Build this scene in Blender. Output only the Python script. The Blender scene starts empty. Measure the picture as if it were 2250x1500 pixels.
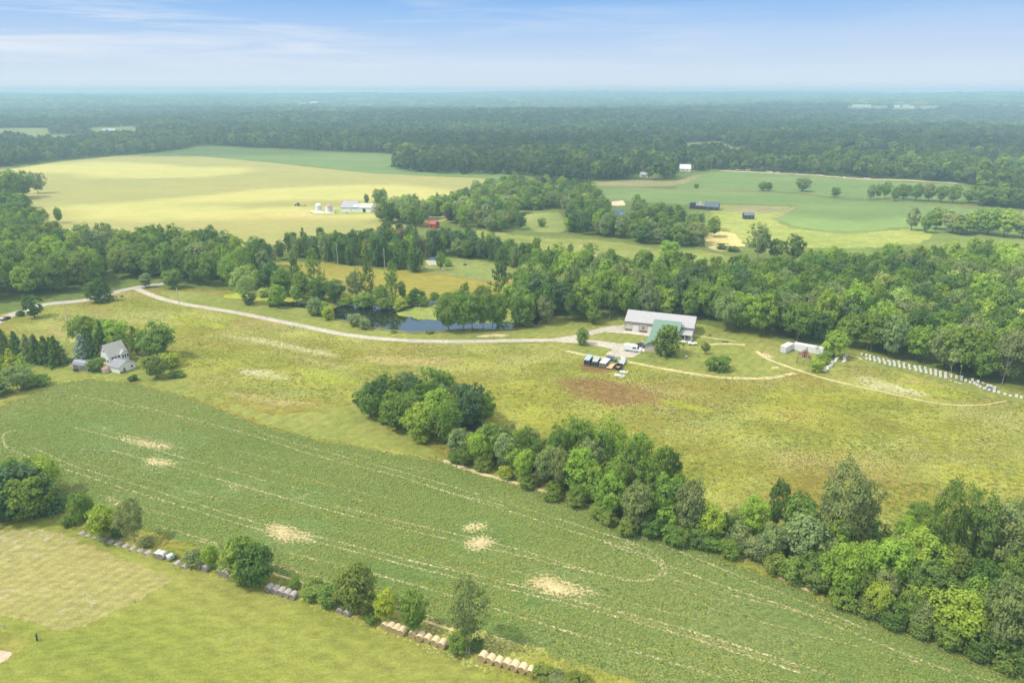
import bpy, math, random
import numpy as np
from mathutils import Vector, geometry
random.seed(7)
RNG = np.random.default_rng(11)
SC = bpy.context.scene
COL = SC.collection
R = math.radians
# ------------------------------------------------------------------ survey: camera position and ground points
H = 100.0
PITCH = R(20)
F = 1500.0
CP, SP = math.cos(PITCH), math.sin(PITCH)


def sstep(a, b, x):
    t = np.clip((x - a) / (b - a), 0, 1)
    return t * t * (3 - 2 * t)


def hgt(x, y):
    """terrain: level near the farm, rolling woods beyond, a long low ridge at the horizon"""
    D = np.hypot(x, y)
    a = sstep(1500, 2900, D)
    hills = 9 * np.sin(x / 620 + 1.3) * np.cos(y / 480 + 0.4) + 7 * np.sin(x / 1130 - y / 700)
    ridge = sstep(3900, 9000, D) * (78 + 7 * np.sin(x / 2300 + 0.6) + 6 * np.clip(x / 6000, 0, 1))
    return a * hills + ridge


def at(px, py, z=0.0):
    X = (px - 1125) / F
    Y = (750 - py) / F
    d = (X, CP + Y * SP, -SP + Y * CP)
    t = (z - H) / d[2]
    return (d[0] * t, d[1] * t)


def zat(px, py, top):
    """height of something that stands on the ground at (px, py) and reaches the line of sight at row top"""
    x, y = at(px, py)
    t = (750 - top) / F
    return y * (t * CP - SP) / (CP + t * SP) + H


def ppm(px, py):
    x, y = at(px, py)
    return F / (y * CP + H * SP)


def to_px(x, y, z):
    dep = y * CP - (z - H) * SP
    return 1125 + F * x / dep, 750 - F * (y * SP + (z - H) * CP) / dep


# ------------------------------------------------------------------ node helpers
class NT:
    def __init__(s, mat):
        s.t = mat.node_tree
        s.t.nodes.clear()

    def n(s, typ, **kw):
        nd = s.t.nodes.new(typ)
        for k, v in kw.items():
            if k.startswith('i_'):
                key = k[2:]
                key = int(key) if key.isdigit() else key.replace('_', ' ')
                if isinstance(v, bpy.types.NodeSocket):
                    s.t.links.new(v, nd.inputs[key])
                else:
                    nd.inputs[key].default_value = v
            else:
                setattr(nd, k, v)
        return nd

    def o(s, typ, out=0, **kw):
        return s.n(typ, **kw).outputs[out]

    def math(s, op, a, b=0.5, c=0.5, clamp=False):
        nd = s.t.nodes.new('ShaderNodeMath')
        nd.operation = op
        nd.use_clamp = clamp
        for i, v in enumerate((a, b, c)):
            if isinstance(v, bpy.types.NodeSocket):
                s.t.links.new(v, nd.inputs[i])
            else:
                nd.inputs[i].default_value = v
        return nd.outputs[0]

    def mix(s, f, a, b, blend='MIX'):
        nd = s.t.nodes.new('ShaderNodeMix')
        nd.data_type = 'RGBA'
        nd.blend_type = blend
        for i, v in ((0, f), (6, a), (7, b)):
            if isinstance(v, bpy.types.NodeSocket):
                s.t.links.new(v, nd.inputs[i])
            elif i == 0:
                nd.inputs[0].default_value = v
            else:
                nd.inputs[i].default_value = (*v[:3], 1)
        return nd.outputs[2]

    def noise(s, vec, scale, detail=3, rough=0.55, dist=0.0):
        return s.o('ShaderNodeTexNoise', 0, i_Vector=vec, i_Scale=scale, i_Detail=detail, i_Roughness=rough, i_Distortion=dist)

    def ramp(s, fac, stops, interp='LINEAR'):
        nd = s.t.nodes.new('ShaderNodeValToRGB')
        s.t.links.new(fac, nd.inputs[0])
        cr = nd.color_ramp
        cr.interpolation = interp
        while len(cr.elements) < len(stops):
            cr.elements.new(0.5)
        for e, (p, c) in zip(cr.elements, stops):
            e.position = p
            e.color = (*c[:3], 1)
        return nd.outputs[0]

    def mapr(s, v, a, b, c=0.0, d=1.0):
        return s.o('ShaderNodeMapRange', 0, i_0=v, i_1=a, i_2=b, i_3=c, i_4=d)

    def out(s, surf=None, vol=None):
        nd = s.n('ShaderNodeOutputMaterial')
        if surf:
            s.t.links.new(surf, nd.inputs[0])
        if vol:
            s.t.links.new(vol, nd.inputs[1])


def newmat(name):
    m = bpy.data.materials.new(name)
    m.use_nodes = True
    return m, NT(m)


def hx(r, g, b):
    """display colour of a surface in even light -> linear"""
    return tuple(((v / 255) / 12.92 if v / 255 < .04045 else ((v / 255 + .055) / 1.055) ** 2.4) for v in (r, g, b))


GAIN = 0.66


def fc(r, g, b, k=None):
    k = GAIN if k is None else k
    return tuple(v * k for v in hx(r, g, b))


def ground_mat(name, stops, scale=0.02, detail=6, stretch=(1, 1), rot=0.0, fine=0.35, fscale=1.3, specks=(), rim=None,
               bump=0.4, bscale=1.2, stripes=None, rough=0.9, grain=0.25):
    m, t = newmat(name)
    pos = t.o('ShaderNodeNewGeometry', 0)
    mp = t.o('ShaderNodeMapping', 0, i_Vector=pos, i_Rotation=(0, 0, rot), i_Scale=(stretch[0], stretch[1], 1))
    base = t.ramp(t.noise(mp, scale, detail, 0.6, 0.3), stops)
    nf = t.noise(pos, fscale, 5, 0.7)
    val = t.mapr(nf, 0.25, 0.75, 1 - fine, 1 + fine)
    nf2 = t.noise(mp, fscale * 0.22, 4, 0.65)
    val2 = t.mapr(nf2, 0.3, 0.7, 1 - grain, 1 + grain)
    v = t.math('MULTIPLY', val, val2)
    if stripes:
        w, srot, amt = stripes
        sp = t.o('ShaderNodeMapping', 0, i_Vector=pos, i_Rotation=(0, 0, srot))
        wv = t.o('ShaderNodeTexWave', 1, i_Vector=sp, i_Scale=0.314 / w, i_Distortion=2.5, i_Detail=3.0, i_Detail_Scale=0.35)
        v = t.math('MULTIPLY', v, t.mapr(wv, 0, 1, 1 - amt, 1 + amt))
    colr = t.mix(1.0, base, t.o('ShaderNodeCombineColor', 0, i_0=v, i_1=v, i_2=v), 'MULTIPLY')
    for (c, sscale, lo, hi, gscale, glo, ghi) in specks:
        g = t.mapr(t.noise(mp, gscale, 4, 0.6), glo, ghi)
        f = t.math('MULTIPLY', t.mapr(t.noise(pos, sscale, 3, 0.7), lo, hi), g, clamp=True)
        colr = t.mix(f, colr, c)
    bs = t.n('ShaderNodeBsdfPrincipled', i_Base_Color=colr, i_Roughness=rough)
    bs.inputs['Specular IOR Level'].default_value = 0.15
    if bump:
        bn = t.n('ShaderNodeBump', i_Strength=bump, i_Distance=0.35, i_Height=t.noise(pos, bscale, 4, 0.65))
        t.t.links.new(bn.outputs[0], bs.inputs['Normal'])
    surf = bs.outputs[0]
    if rim:
        rs, soft, dens = rim
        at_ = t.o('ShaderNodeAttribute', 2, attribute_name='rim')
        nn = t.noise(pos, rs, 5, 0.75)
        f = t.math('ADD', t.math('MULTIPLY', at_, dens), t.math('MULTIPLY', t.math('SUBTRACT', nn, 0.5), 2.2))
        a = t.mapr(f, 0.5 - .08 * soft, 0.5 + .08 * soft)
        ms = t.n('ShaderNodeMixShader')
        t.t.links.new(a, ms.inputs[0])
        t.t.links.new(t.o('ShaderNodeBsdfTransparent'), ms.inputs[1])
        t.t.links.new(surf, ms.inputs[2])
        surf = ms.outputs[0]
    t.out(surf)
    return m


def plain(name, c, rough=0.6, metal=0.0, var=0.12, vscale=2.0, bump=0.0, spec=0.4, streak=None):
    m, t = newmat(name)
    pos = t.o('ShaderNodeTexCoord', 3)
    if streak:
        pos = t.o('ShaderNodeMapping', 0, i_Vector=pos, i_Scale=streak)
    v = t.mapr(t.noise(pos, vscale, 5, 0.65), 0.25, 0.75, 1 - var, 1 + var)
    colr = t.mix(1.0, c, t.o('ShaderNodeCombineColor', 0, i_0=v, i_1=v, i_2=v), 'MULTIPLY')
    bs = t.n('ShaderNodeBsdfPrincipled', i_Base_Color=colr, i_Roughness=rough, i_Metallic=metal)
    bs.inputs['Specular IOR Level'].default_value = spec
    if bump:
        bn = t.n('ShaderNodeBump', i_Strength=bump, i_Distance=0.05, i_Height=t.noise(pos, vscale * 4, 3))
        t.t.links.new(bn.outputs[0], bs.inputs['Normal'])
    t.out(bs.outputs[0])
    return m


def ribbed(name, c, axis=0, pitch=0.45, rough=0.5, var=0.08, depth=0.5):
    """ribbed sheet metal or lapped boards: ribs run across the given local axis"""
    m, t = newmat(name)
    pos = t.o('ShaderNodeTexCoord', 3)
    v = t.mapr(t.noise(pos, 0.6, 5, 0.65), 0.25, 0.75, 1 - var, 1 + var)
    colr = t.mix(1.0, c, t.o('ShaderNodeCombineColor', 0, i_0=v, i_1=v, i_2=v), 'MULTIPLY')
    w = t.n('ShaderNodeTexWave', i_Vector=pos, i_Scale=0.314 / pitch, wave_profile='SIN', bands_direction='XYZ'[axis])
    line = t.mapr(w.outputs[1], 0.0, 0.25, 0.8, 1.0)
    colr = t.mix(1.0, colr, t.o('ShaderNodeCombineColor', 0, i_0=line, i_1=line, i_2=line), 'MULTIPLY')
    bs = t.n('ShaderNodeBsdfPrincipled', i_Base_Color=colr, i_Roughness=rough)
    bs.inputs['Specular IOR Level'].default_value = 0.35
    bn = t.n('ShaderNodeBump', i_Strength=depth, i_Distance=0.05, i_Height=w.outputs[1])
    t.t.links.new(bn.outputs[0], bs.inputs['Normal'])
    t.out(bs.outputs[0])
    return m


# ------------------------------------------------------------------ object helpers
def tag(o, label=None, cat=None, group=None, kind=None):
    if label:
        o['label'] = label
    if cat:
        o['category'] = cat
    if group:
        o['group'] = group
    if kind:
        o['kind'] = kind
    return o


def link(o, parent=None):
    COL.objects.link(o)
    if parent:
        o.parent = parent
    return o


def empty(name, loc, rz=0.0, label=None, cat=None, group=None):
    o = bpy.data.objects.new(name, None)
    o.empty_display_size = 0.5
    o.location = loc
    o.rotation_euler = (0, 0, rz)
    link(o)
    return tag(o, label, cat, group)


class MB:
    def __init__(s):
        s.v, s.f, s.m, s.sm = [], [], [], []

    def add(s, vs, fs, mi=0, smooth=False):
        b = len(s.v)
        s.v += [tuple(v) for v in vs]
        for f in fs:
            s.f.append([i + b for i in f])
            s.m.append(mi)
            s.sm.append(smooth)
        return s

    def box(s, x0, x1, y0, y1, z0, z1, mi=0):
        vs = [(x, y, z) for z in (z0, z1) for y in (y0, y1) for x in (x0, x1)]
        return s.add(vs, [(0, 2, 3, 1), (4, 5, 7, 6), (0, 1, 5, 4), (2, 6, 7, 3), (0, 4, 6, 2), (1, 3, 7, 5)], mi)

    def prism(s, prof, a0, a1, axis='y', mi=0):
        """extrude a closed outline (u, z) along an axis"""
        n = len(prof)
        mk = (lambda u, a, z: (u, a, z)) if axis == 'y' else (lambda u, a, z: (a, u, z))
        vs = [mk(u, a0, z) for u, z in prof] + [mk(u, a1, z) for u, z in prof]
        fs = [list(range(n)), list(range(2 * n - 1, n - 1, -1))]
        fs += [(i, i + n, (i + 1) % n + n, (i + 1) % n) for i in range(n)]
        return s.add(vs, fs, mi)

    def tube(s, p0, p1, r0, r1=None, n=8, mi=0, cap=True):
        r1 = r0 if r1 is None else r1
        p0, p1 = Vector(p0), Vector(p1)
        d = (p1 - p0).normalized()
        u = d.orthogonal().normalized()
        w = d.cross(u)
        vs = []
        for p, r in ((p0, r0), (p1, r1)):
            for i in range(n):
                a = 2 * math.pi * i / n
                vs.append(p + u * (r * math.cos(a)) + w * (r * math.sin(a)))
        fs = [(i, (i + 1) % n, (i + 1) % n + n, i + n) for i in range(n)]
        s.add(vs, fs, mi, True)
        if cap:
            s.add(vs[:n], [list(range(n - 1, -1, -1))], mi)
            s.add(vs[n:], [list(range(n))], mi)
        return s

    def lathe(s, prof, n=16, mi=0, c=(0, 0, 0), axis='z', smooth=True):
        vs = []
        for r, z in prof:
            for i in range(n):
                a = 2 * math.pi * i / n
                p = (r * math.cos(a), r * math.sin(a), z)
                if axis == 'y':
                    p = (p[0], p[2], p[1])
                elif axis == 'x':
                    p = (p[2], p[0], p[1])
                vs.append((p[0] + c[0], p[1] + c[1], p[2] + c[2]))
        fs = []
        for k in range(len(prof) - 1):
            for i in range(n):
                j = (i + 1) % n
                fs.append((k * n + i, k * n + j, (k + 1) * n + j, (k + 1) * n + i))
        return s.add(vs, fs, mi, smooth)

    def mesh(s, name, mats):
        me = bpy.data.meshes.new(name)
        me.from_pydata(s.v, [], s.f)
        for mt in (mats if isinstance(mats, (list, tuple)) else [mats]):
            me.materials.append(mt)
        me.polygons.foreach_set('material_index', s.m)
        me.polygons.foreach_set('use_smooth', s.sm)
        me.update()
        return me

    def build(s, name, mats, parent=None, loc=None, bevel=0.0):
        o = bpy.data.objects.new(name, s.mesh(name, mats))
        link(o, parent)
        if loc:
            o.location = loc
        if bevel:
            b = o.modifiers.new('edge', 'BEVEL')
            b.width = bevel
            b.segments = 2
            b.limit_method = 'ANGLE'
        return o


def place(pa, pb):
    """location and heading of a thing whose long side runs from ground point pa to pb; and that length"""
    a, b = at(*pa), at(*pb)
    return (a[0], a[1], 0.0), math.atan2(b[1] - a[1], b[0] - a[0]), math.dist(a, b)


# ------------------------------------------------------------------ ground sheets
def sheet(name, pts, z, mat, rimw=2.0, step=6.0, jag=0.6, px=True, kind='structure', seed=0, sub=4.0):
    P = [Vector(at(*p)) if px else Vector(p) for p in pts]
    rr = random.Random(seed + len(pts) * 13 + int(abs(P[0].x)))
    ring = []
    for i, a in enumerate(P):
        b = P[(i + 1) % len(P)]
        L = (b - a).length
        n = max(1, int(L / sub))
        nrm = Vector((-(b - a).y, (b - a).x)).normalized() if L > 0 else Vector((0, 0))
        for k in range(n):
            q = a.lerp(b, k / n)
            if k:
                q = q + nrm * rr.uniform(-jag, jag)
            ring.append(q)
    nr = len(ring)
    A = np.array([(p.x, p.y) for p in ring])
    B = np.roll(A, -1, axis=0)
    x0, y0 = A.min(0)
    x1, y1 = A.max(0)
    gx, gy = np.meshgrid(np.arange(x0, x1, step), np.arange(y0, y1, step))
    gx = gx + (np.arange(gx.shape[0]) % 2)[:, None] * step * 0.5
    G = np.stack([gx.ravel(), gy.ravel()], 1)
    G = G[inpoly(G, A)]
    if len(G):
        d = segdist(G, A, B)
        keep = d > min(rimw, step) * 0.55
        G, d = G[keep], d[keep]
    else:
        d = np.zeros(0)
    verts = [Vector(p) for p in A] + [Vector(p) for p in G]
    edges = [(i, (i + 1) % nr) for i in range(nr)]
    res = geometry.delaunay_2d_cdt(verts, edges, [], 1, 1e-4)
    vo, fo = res[0], res[2]
    V = np.array([(v.x, v.y) for v in vo])
    rim = np.clip(segdist(V, A, B) / rimw, 0, 1)
    zz = z + hgt(V[:, 0], V[:, 1])
    me = bpy.data.meshes.new(name)
    me.from_pydata([(a, b, c) for (a, b), c in zip(V, zz)], [], [tuple(f) for f in fo])
    me.materials.append(mat)
    at_ = me.attributes.new('rim', 'FLOAT', 'POINT')
    at_.data.foreach_set('value', rim.astype(np.float32))
    me.update()
    if len(me.polygons) and me.polygons[0].normal.z < 0:
        me.flip_normals()
    o = bpy.data.objects.new(name, me)
    link(o)
    o['kind'] = kind
    return o


def inpoly(G, A):
    x, y = G[:, 0], G[:, 1]
    c = np.zeros(len(G), bool)
    j = len(A) - 1
    for i in range(len(A)):
        xi, yi = A[i]
        xj, yj = A[j]
        if yi != yj:
            k = ((yi > y) != (yj > y)) & (x < (xj - xi) * (y - yi) / (yj - yi) + xi)
            c ^= k
        j = i
    return c


def segdist(G, A, B):
    out = np.full(len(G), 1e9)
    for a, b in zip(A, B):
        ab = b - a
        t = np.clip(((G - a) @ ab) / max(ab @ ab, 1e-9), 0, 1)
        out = np.minimum(out, np.hypot(*(G - a - t[:, None] * ab).T))
    return out


def smooth_line(P, n=6):
    out = []
    for i in range(len(P) - 1):
        p0, p1, p2, p3 = P[max(i - 1, 0)], P[i], P[i + 1], P[min(i + 2, len(P) - 1)]
        for k in range(n):
            t = k / n
            out.append(tuple(0.5 * (2 * p1[j] + (p2[j] - p0[j]) * t + (2 * p0[j] - 5 * p1[j] + 4 * p2[j] - p3[j]) * t * t
                                    + (3 * p1[j] - p0[j] - 3 * p2[j] + p3[j]) * t ** 3) for j in (0, 1)))
    out.append(P[-1])
    return out


def strip(name, pts, w, z, mat, px=True, prof=((-.5, 0), (-.28, 1), (.28, 1), (.5, 0)), n=6, wob=0.1, kind='structure', into=None):
    P = [at(*p) if px else p for p in pts]
    P = smooth_line(P, n)
    vs, fs, rim = [], [], []
    m = len(prof)
    for i, p in enumerate(P):
        q0, q1 = P[max(i - 1, 0)], P[min(i + 1, len(P) - 1)]
        dx, dy = q1[0] - q0[0], q1[1] - q0[1]
        L = math.hypot(dx, dy) or 1
        nx, ny = -dy / L, dx / L
        ww = (w[0] + (w[1] - w[0]) * i / (len(P) - 1)) if isinstance(w, tuple) else w
        for u, rv in prof:
            k = u * ww * (1 + random.uniform(-wob, wob))
            x, y = p[0] + nx * k, p[1] + ny * k
            vs.append((x, y, z + float(hgt(x, y))))
            rim.append(rv if 0 < i < len(P) - 1 else 0)
        if i:
            for k in range(m - 1):
                a = (i - 1) * m + k
                fs.append((a, a + m, a + m + 1, a + 1))
    if into is not None:
        b = len(into[0])
        into[0].extend(vs)
        into[1].extend([tuple(i + b for i in f) for f in fs])
        into[2].extend(rim)
        return None
    return raw_sheet(name, vs, fs, rim, mat, kind)


def raw_sheet(name, vs, fs, rim, mat, kind='structure'):
    me = bpy.data.meshes.new(name)
    me.from_pydata(vs, [], fs)
    me.materials.append(mat)
    me.attributes.new('rim', 'FLOAT', 'POINT').data.foreach_set('value', np.array(rim, np.float32))
    me.update()
    if me.polygons[0].normal.z < 0:
        me.flip_normals()
    o = bpy.data.objects.new(name, me)
    link(o)
    o['kind'] = kind
    return o
# ------------------------------------------------------------------ ground materials
FLOWER = fc(226, 226, 190, 0.8)
M_BASE = ground_mat('woodland_floor', [(.3, fc(96, 114, 54)), (.5, fc(122, 138, 66)), (.7, fc(142, 152, 76))], 0.012, fine=.3)
M_MEADOW = ground_mat('meadow_grass', [(.28, fc(148, 136, 62)), (.40, fc(160, 152, 66)), (.50, fc(150, 154, 62)), (.60, fc(172, 172, 66)), (.74, fc(162, 140, 74))],
                      0.020, 7, (1, 1.6), R(20), .46, 1.5,
                      specks=[(fc(218, 214, 166, .85), 1.9, .50, .68, .016, .46, .62), (fc(196, 200, 110, .75), 1.0, .48, .66, .04, .48, .62), (fc(100, 124, 46), .6, .50, .62, .03, .46, .60),
                              (fc(134, 96, 56), 1.2, .50, .66, .014, .52, .66)], bump=.9, bscale=1.6, grain=.3)
M_BRIGHT = ground_mat('fresh_grass', [(.3, fc(156, 166, 66)), (.5, fc(174, 182, 66)), (.7, fc(184, 190, 80))], 0.05, 5, (1, 1.5), .4, .38, 1.5,
                      specks=[(FLOWER, 2.0, .56, .72, .03, .5, .62), (fc(112, 132, 56), .8, .54, .68, .05, .45, .6)], rim=(1.1, .25, .84), bump=.6)
M_PALE = ground_mat('flowering_weeds', [(.3, fc(190, 188, 124)), (.6, fc(214, 212, 160))], 0.06, 5, (1, 1), 0, .40, 1.8, rim=(1.2, .3, .82), bump=.6)
M_BROWN = ground_mat('brown_weeds', [(.3, fc(140, 106, 66)), (.5, fc(152, 122, 74)), (.7, fc(160, 142, 82))], 0.05, 5, (1, 1.4), .3, .42, 1.4, rim=(1.2, .3, 1.05), bump=.6)
M_DRY = ground_mat('dry_grass', [(.3, fc(176, 160, 100)), (.6, fc(190, 178, 112))], 0.05, 5, (1, 1.4), .3, .36, 1.4, rim=(1.2, .35, .72), bump=.5)
M_LAWN = ground_mat('mown_grass', [(.3, fc(140, 152, 72)), (.5, fc(154, 162, 78)), (.7, fc(168, 168, 88))], 0.03, 5, (1, 1), 0, .26, 1.5, rim=(.25, .3, 1.6),
                    stripes=(3.5, R(35), .05), bump=.25, specks=[(fc(186, 172, 118), .35, .55, .68, .02, .5, .65)])
M_CROP = ground_mat('soybean_rows', [(.3, fc(110, 136, 64)), (.48, fc(122, 146, 74)), (.62, fc(136, 153, 82)), (.78, fc(162, 166, 98))], 0.016, 7, (.7, 1.5), R(33), .52, 2.0,
                    specks=[(fc(208, 192, 142, .8), 1.7, .52, .72, .020, .46, .64), (fc(84, 114, 50), .9, .52, .66, .02, .45, .6)],
                    stripes=(1.6, R(57), .06), rim=(.9, .2, 1.6), bump=1.0, bscale=2.2, grain=.2)
M_SOIL = ground_mat('bare_soil', [(.3, fc(192, 176, 124, .8)), (.6, fc(212, 196, 148, .8))], 0.2, 5, fine=.35, rim=(1.5, .22, 1.0), bump=.4)
M_TRACKSOIL = ground_mat('wheel_track_soil', [(.3, fc(196, 178, 132, .8)), (.6, fc(212, 196, 152, .8))], 0.2, 5, fine=.3, rim=(1.7, .25, .60), bump=.3)
M_FAINT = ground_mat('thin_rows', [(.3, fc(186, 174, 112)), (.6, fc(200, 186, 130))], 0.2, 5, fine=.3, rim=(1.6, .25, .46), bump=.3)
M_HAY = ground_mat('cut_hay', [(.3, fc(140, 152, 66)), (.5, fc(154, 162, 72)), (.7, fc(168, 168, 88))], 0.02, 6, (.6, 1.4), R(-35), .36, 2.4,
                   specks=[(fc(190, 182, 120), .5, .58, .7, .03, .52, .66)], stripes=(4.2, R(-62), .05), bump=.5, rim=(.4, .25, 1.6))
M_MOWN = ground_mat('mown_stubble', [(.3, fc(164, 164, 92)), (.5, fc(178, 172, 104)), (.7, fc(190, 178, 116))], 0.03, 6, (.6, 1.6), R(25), .34, 2.2,
                    specks=[(fc(206, 200, 168), .6, .52, .66, .035, .5, .62), (fc(150, 160, 76), .4, .55, .7, .03, .5, .6)], stripes=(2.6, R(28), .07), bump=.4, rim=(.3, .25, 1.4))
M_PADDOCK = ground_mat('rank_grass', [(.3, fc(140, 146, 60)), (.6, fc(166, 164, 84))], 0.1, 5, fine=.3, bump=.6, rim=(.5, .3, 1.4))
M_DIRT = ground_mat('dirt_heap', [(.3, fc(206, 184, 158, .85)), (.6, fc(222, 202, 178, .85))], 0.3, 5, fine=.2, bump=.5, rim=(.5, .2, 2))
M_GRAVEL = ground_mat('gravel', [(.3, fc(178, 170, 156, .85)), (.6, fc(198, 190, 176, .85))], 0.15, 5, fine=.14, fscale=3, rim=(.5, .2, 2.2), bump=.2)
M_ASPHALT = ground_mat('road_surface', [(.3, fc(176, 170, 162, .8)), (.6, fc(192, 186, 178, .8))], 0.1, 5, (1, 1), 0, .1, 4, rim=(.5, .15, 3), bump=.1)
M_SAND = ground_mat('sandy_track', [(.3, fc(194, 182, 130, .85)), (.6, fc(212, 198, 152, .85))], 0.2, 5, fine=.25, rim=(1.0, .3, 1.0), bump=.3)
M_CONC = ground_mat('concrete', [(.3, fc(206, 194, 178, .9)), (.6, fc(216, 206, 192, .9))], 0.3, 4, fine=.08, bump=.05)
M_ALGAE = ground_mat('duckweed', [(.3, fc(152, 166, 78)), (.55, fc(168, 178, 92)), (.7, fc(150, 168, 110))], 0.06, 5, fine=.12, bump=.05, rim=(.12, .35, 1.25))
M_ALGAEB = ground_mat('bright_duckweed', [(.3, fc(176, 190, 60)), (.6, fc(190, 198, 84))], 0.06, 5, fine=.12, bump=.05, rim=(.2, .3, 1.6))
M_CREEKDARK = ground_mat('creek_dark_patch', [(.3, (.03, .028, .022)), (.6, (.05, .045, .03))], .2, 5, rim=(.5, .2, 2))
M_BANK = ground_mat('pond_bank', [(.3, fc(96, 104, 62)), (.6, fc(138, 140, 84))], 0.2, 5, fine=.3, rim=(.4, .3, 1.2), bump=.5)
M_TAN = ground_mat('ripe_grain', [(.28, fc(184, 172, 104)), (.45, fc(190, 184, 110)), (.6, fc(178, 178, 104)), (.75, fc(206, 190, 122))], 0.006, 6, (1, 2.4), R(-6), .10, .3,
                   stripes=(9, R(80), .05), bump=0, grain=.10)
M_SUNGRAIN = ground_mat('sunlit_grain', [(.3, fc(214, 206, 110)), (.6, fc(226, 214, 124))], 0.01, 5, (1, 2.5), 0, .08, .3, rim=(.012, .5, 1.2), bump=0, grain=.06)  # sunlight on the grain put into a yellow colour; no sheet uses it
M_PALEGRAIN = ground_mat('pale_grain', [(.3, fc(210, 192, 130)), (.6, fc(216, 200, 142))], 0.01, 5, (1, 2.5), 0, .08, .3, rim=(.3, .5, .7), bump=0, grain=.06)
M_FARGREEN = ground_mat('far_crop', [(.3, fc(120, 146, 80)), (.55, fc(132, 156, 88)), (.75, fc(150, 166, 96))], 0.008, 6, (1, 2.2), R(-8), .12, .35,
                        stripes=(7, R(80), .045), bump=0, grain=.12, rim=(.2, .3, 3))
M_FARGRASS = ground_mat('far_grass', [(.3, fc(140, 154, 74)), (.55, fc(158, 166, 82)), (.75, fc(176, 178, 98))], 0.015, 6, (1, 2), 0, .18, .4,
                        specks=[(fc(206, 206, 170), .25, .55, .66, .03, .48, .6)], bump=0, rim=(.2, .3, 2.4))
M_FARLAWN = ground_mat('far_lawn', [(.3, fc(142, 158, 84)), (.6, fc(158, 168, 92))], 0.03, 4, fine=.12, bump=0, rim=(.2, .3, 2))
M_PASTURE = ground_mat('olive_pasture', [(.3, fc(158, 152, 62)), (.5, fc(172, 162, 70)), (.7, fc(162, 166, 78))], 0.02, 6, (1, 2), 0, .2, .7, bump=.2, rim=(.2, .3, 2))
M_STRAW = ground_mat('straw_field', [(.3, fc(206, 192, 122)), (.6, fc(218, 206, 138))], 0.02, 4, fine=.1, bump=0, stripes=(4, R(60), .08), rim=(.2, .3, 2))
M_FALLOW = ground_mat('fallow_field', [(.3, fc(150, 146, 100)), (.6, fc(172, 164, 116))], 0.02, 5, fine=.15, bump=0, rim=(.1, .3, 1.8))


def water_mat():
    m, t = newmat('pond_water')
    bs = t.n('ShaderNodeBsdfPrincipled', i_Base_Color=(.010, .014, .010, 1), i_Roughness=0.04, i_IOR=3.6)
    pos = t.o('ShaderNodeNewGeometry', 0)
    bn = t.n('ShaderNodeBump', i_Strength=.12, i_Distance=0.05, i_Height=t.noise(pos, .8, 3))
    t.t.links.new(bn.outputs[0], bs.inputs['Normal'])
    t.out(bs.outputs[0])
    return m


M_WATER = water_mat()

# ------------------------------------------------------------------ terrain
def terrain():
    radii = [0] + [15 * i for i in range(1, 12)] + list(np.geomspace(180, 16000, 90))
    n = 220
    vs = [(0, 0, 0)]
    for r in radii[1:]:
        a = np.arange(n) * 2 * np.pi / n
        x, y = r * np.sin(a), r * np.cos(a)
        vs += list(zip(x.tolist(), y.tolist(), hgt(x, y).tolist()))
    fs = [(0, 1 + (i + 1) % n, 1 + i) for i in range(n)]
    for k in range(len(radii) - 2):
        a, b = 1 + k * n, 1 + (k + 1) * n
        fs += [(a + i, a + (i + 1) % n, b + (i + 1) % n, b + i) for i in range(n)]
    me = bpy.data.meshes.new('ground')
    me.from_pydata(vs, [], fs)
    me.materials.append(M_BASE)
    me.update()
    o = link(bpy.data.objects.new('ground', me))
    o['kind'] = 'structure'


terrain()
# near sheets, each a few millimetres above the one below
sheet('meadow', [(-900, 900), (-120, 715), (0, 690), (190, 655), (330, 632), (560, 640), (740, 668), (960, 655), (1180, 690), (1370, 705), (1540, 712), (1720, 750), (1900, 772), (2100, 822),
                 (2330, 880), (2900, 1000), (2900, 1650), (-900, 1650)], .004, M_MEADOW, 3, 12)
sheet('lawn', [(330, 634), (420, 640), (520, 653), (640, 660), (740, 700), (830, 722), (930, 732), (1010, 728), (1180, 714), (1290, 703), (1380, 698), (1378, 722), (1250, 746),
               (1000, 755), (760, 741), (520, 692), (400, 671)], .008, M_LAWN, 2, 5)
sheet('lawn', [(1130, 754), (1225, 752), (1372, 710), (1540, 714), (1700, 747), (1900, 772), (2100, 824), (2330, 886), (2330, 908), (2150, 868), (2060, 842), (1950, 812), (1870, 803),
               (1850, 832), (1750, 816), (1680, 831), (1560, 826), (1380, 795), (1240, 776), (1130, 766)], .012, M_LAWN, 2, 5)
sheet('lawn', [(-80, 735), (0, 728), (60, 738), (150, 745), (190, 758), (300, 775), (390, 815), (430, 850), (520, 885), (600, 908), (700, 902), (790, 880), (860, 940), (960, 985),
               (980, 1012), (840, 990), (700, 966), (560, 930), (420, 874), (290, 842), (200, 832), (120, 842), (60, 872), (-80, 905)], .012, M_LAWN, 2.5, 5)
sheet('dry_patch', [(80, 722), (130, 712), (180, 735), (165, 752), (110, 742)], .010, M_DRY, 4, 3)
sheet('dry_patch', [(420, 850), (520, 850), (640, 870), (720, 880), (700, 898), (600, 903), (500, 880)], .010, M_DRY, 5, 3)
sheet('dry_patch', [(700, 790), (820, 770), (980, 775), (1100, 790), (980, 815), (820, 812)], .010, M_DRY, 8, 4)
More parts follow.
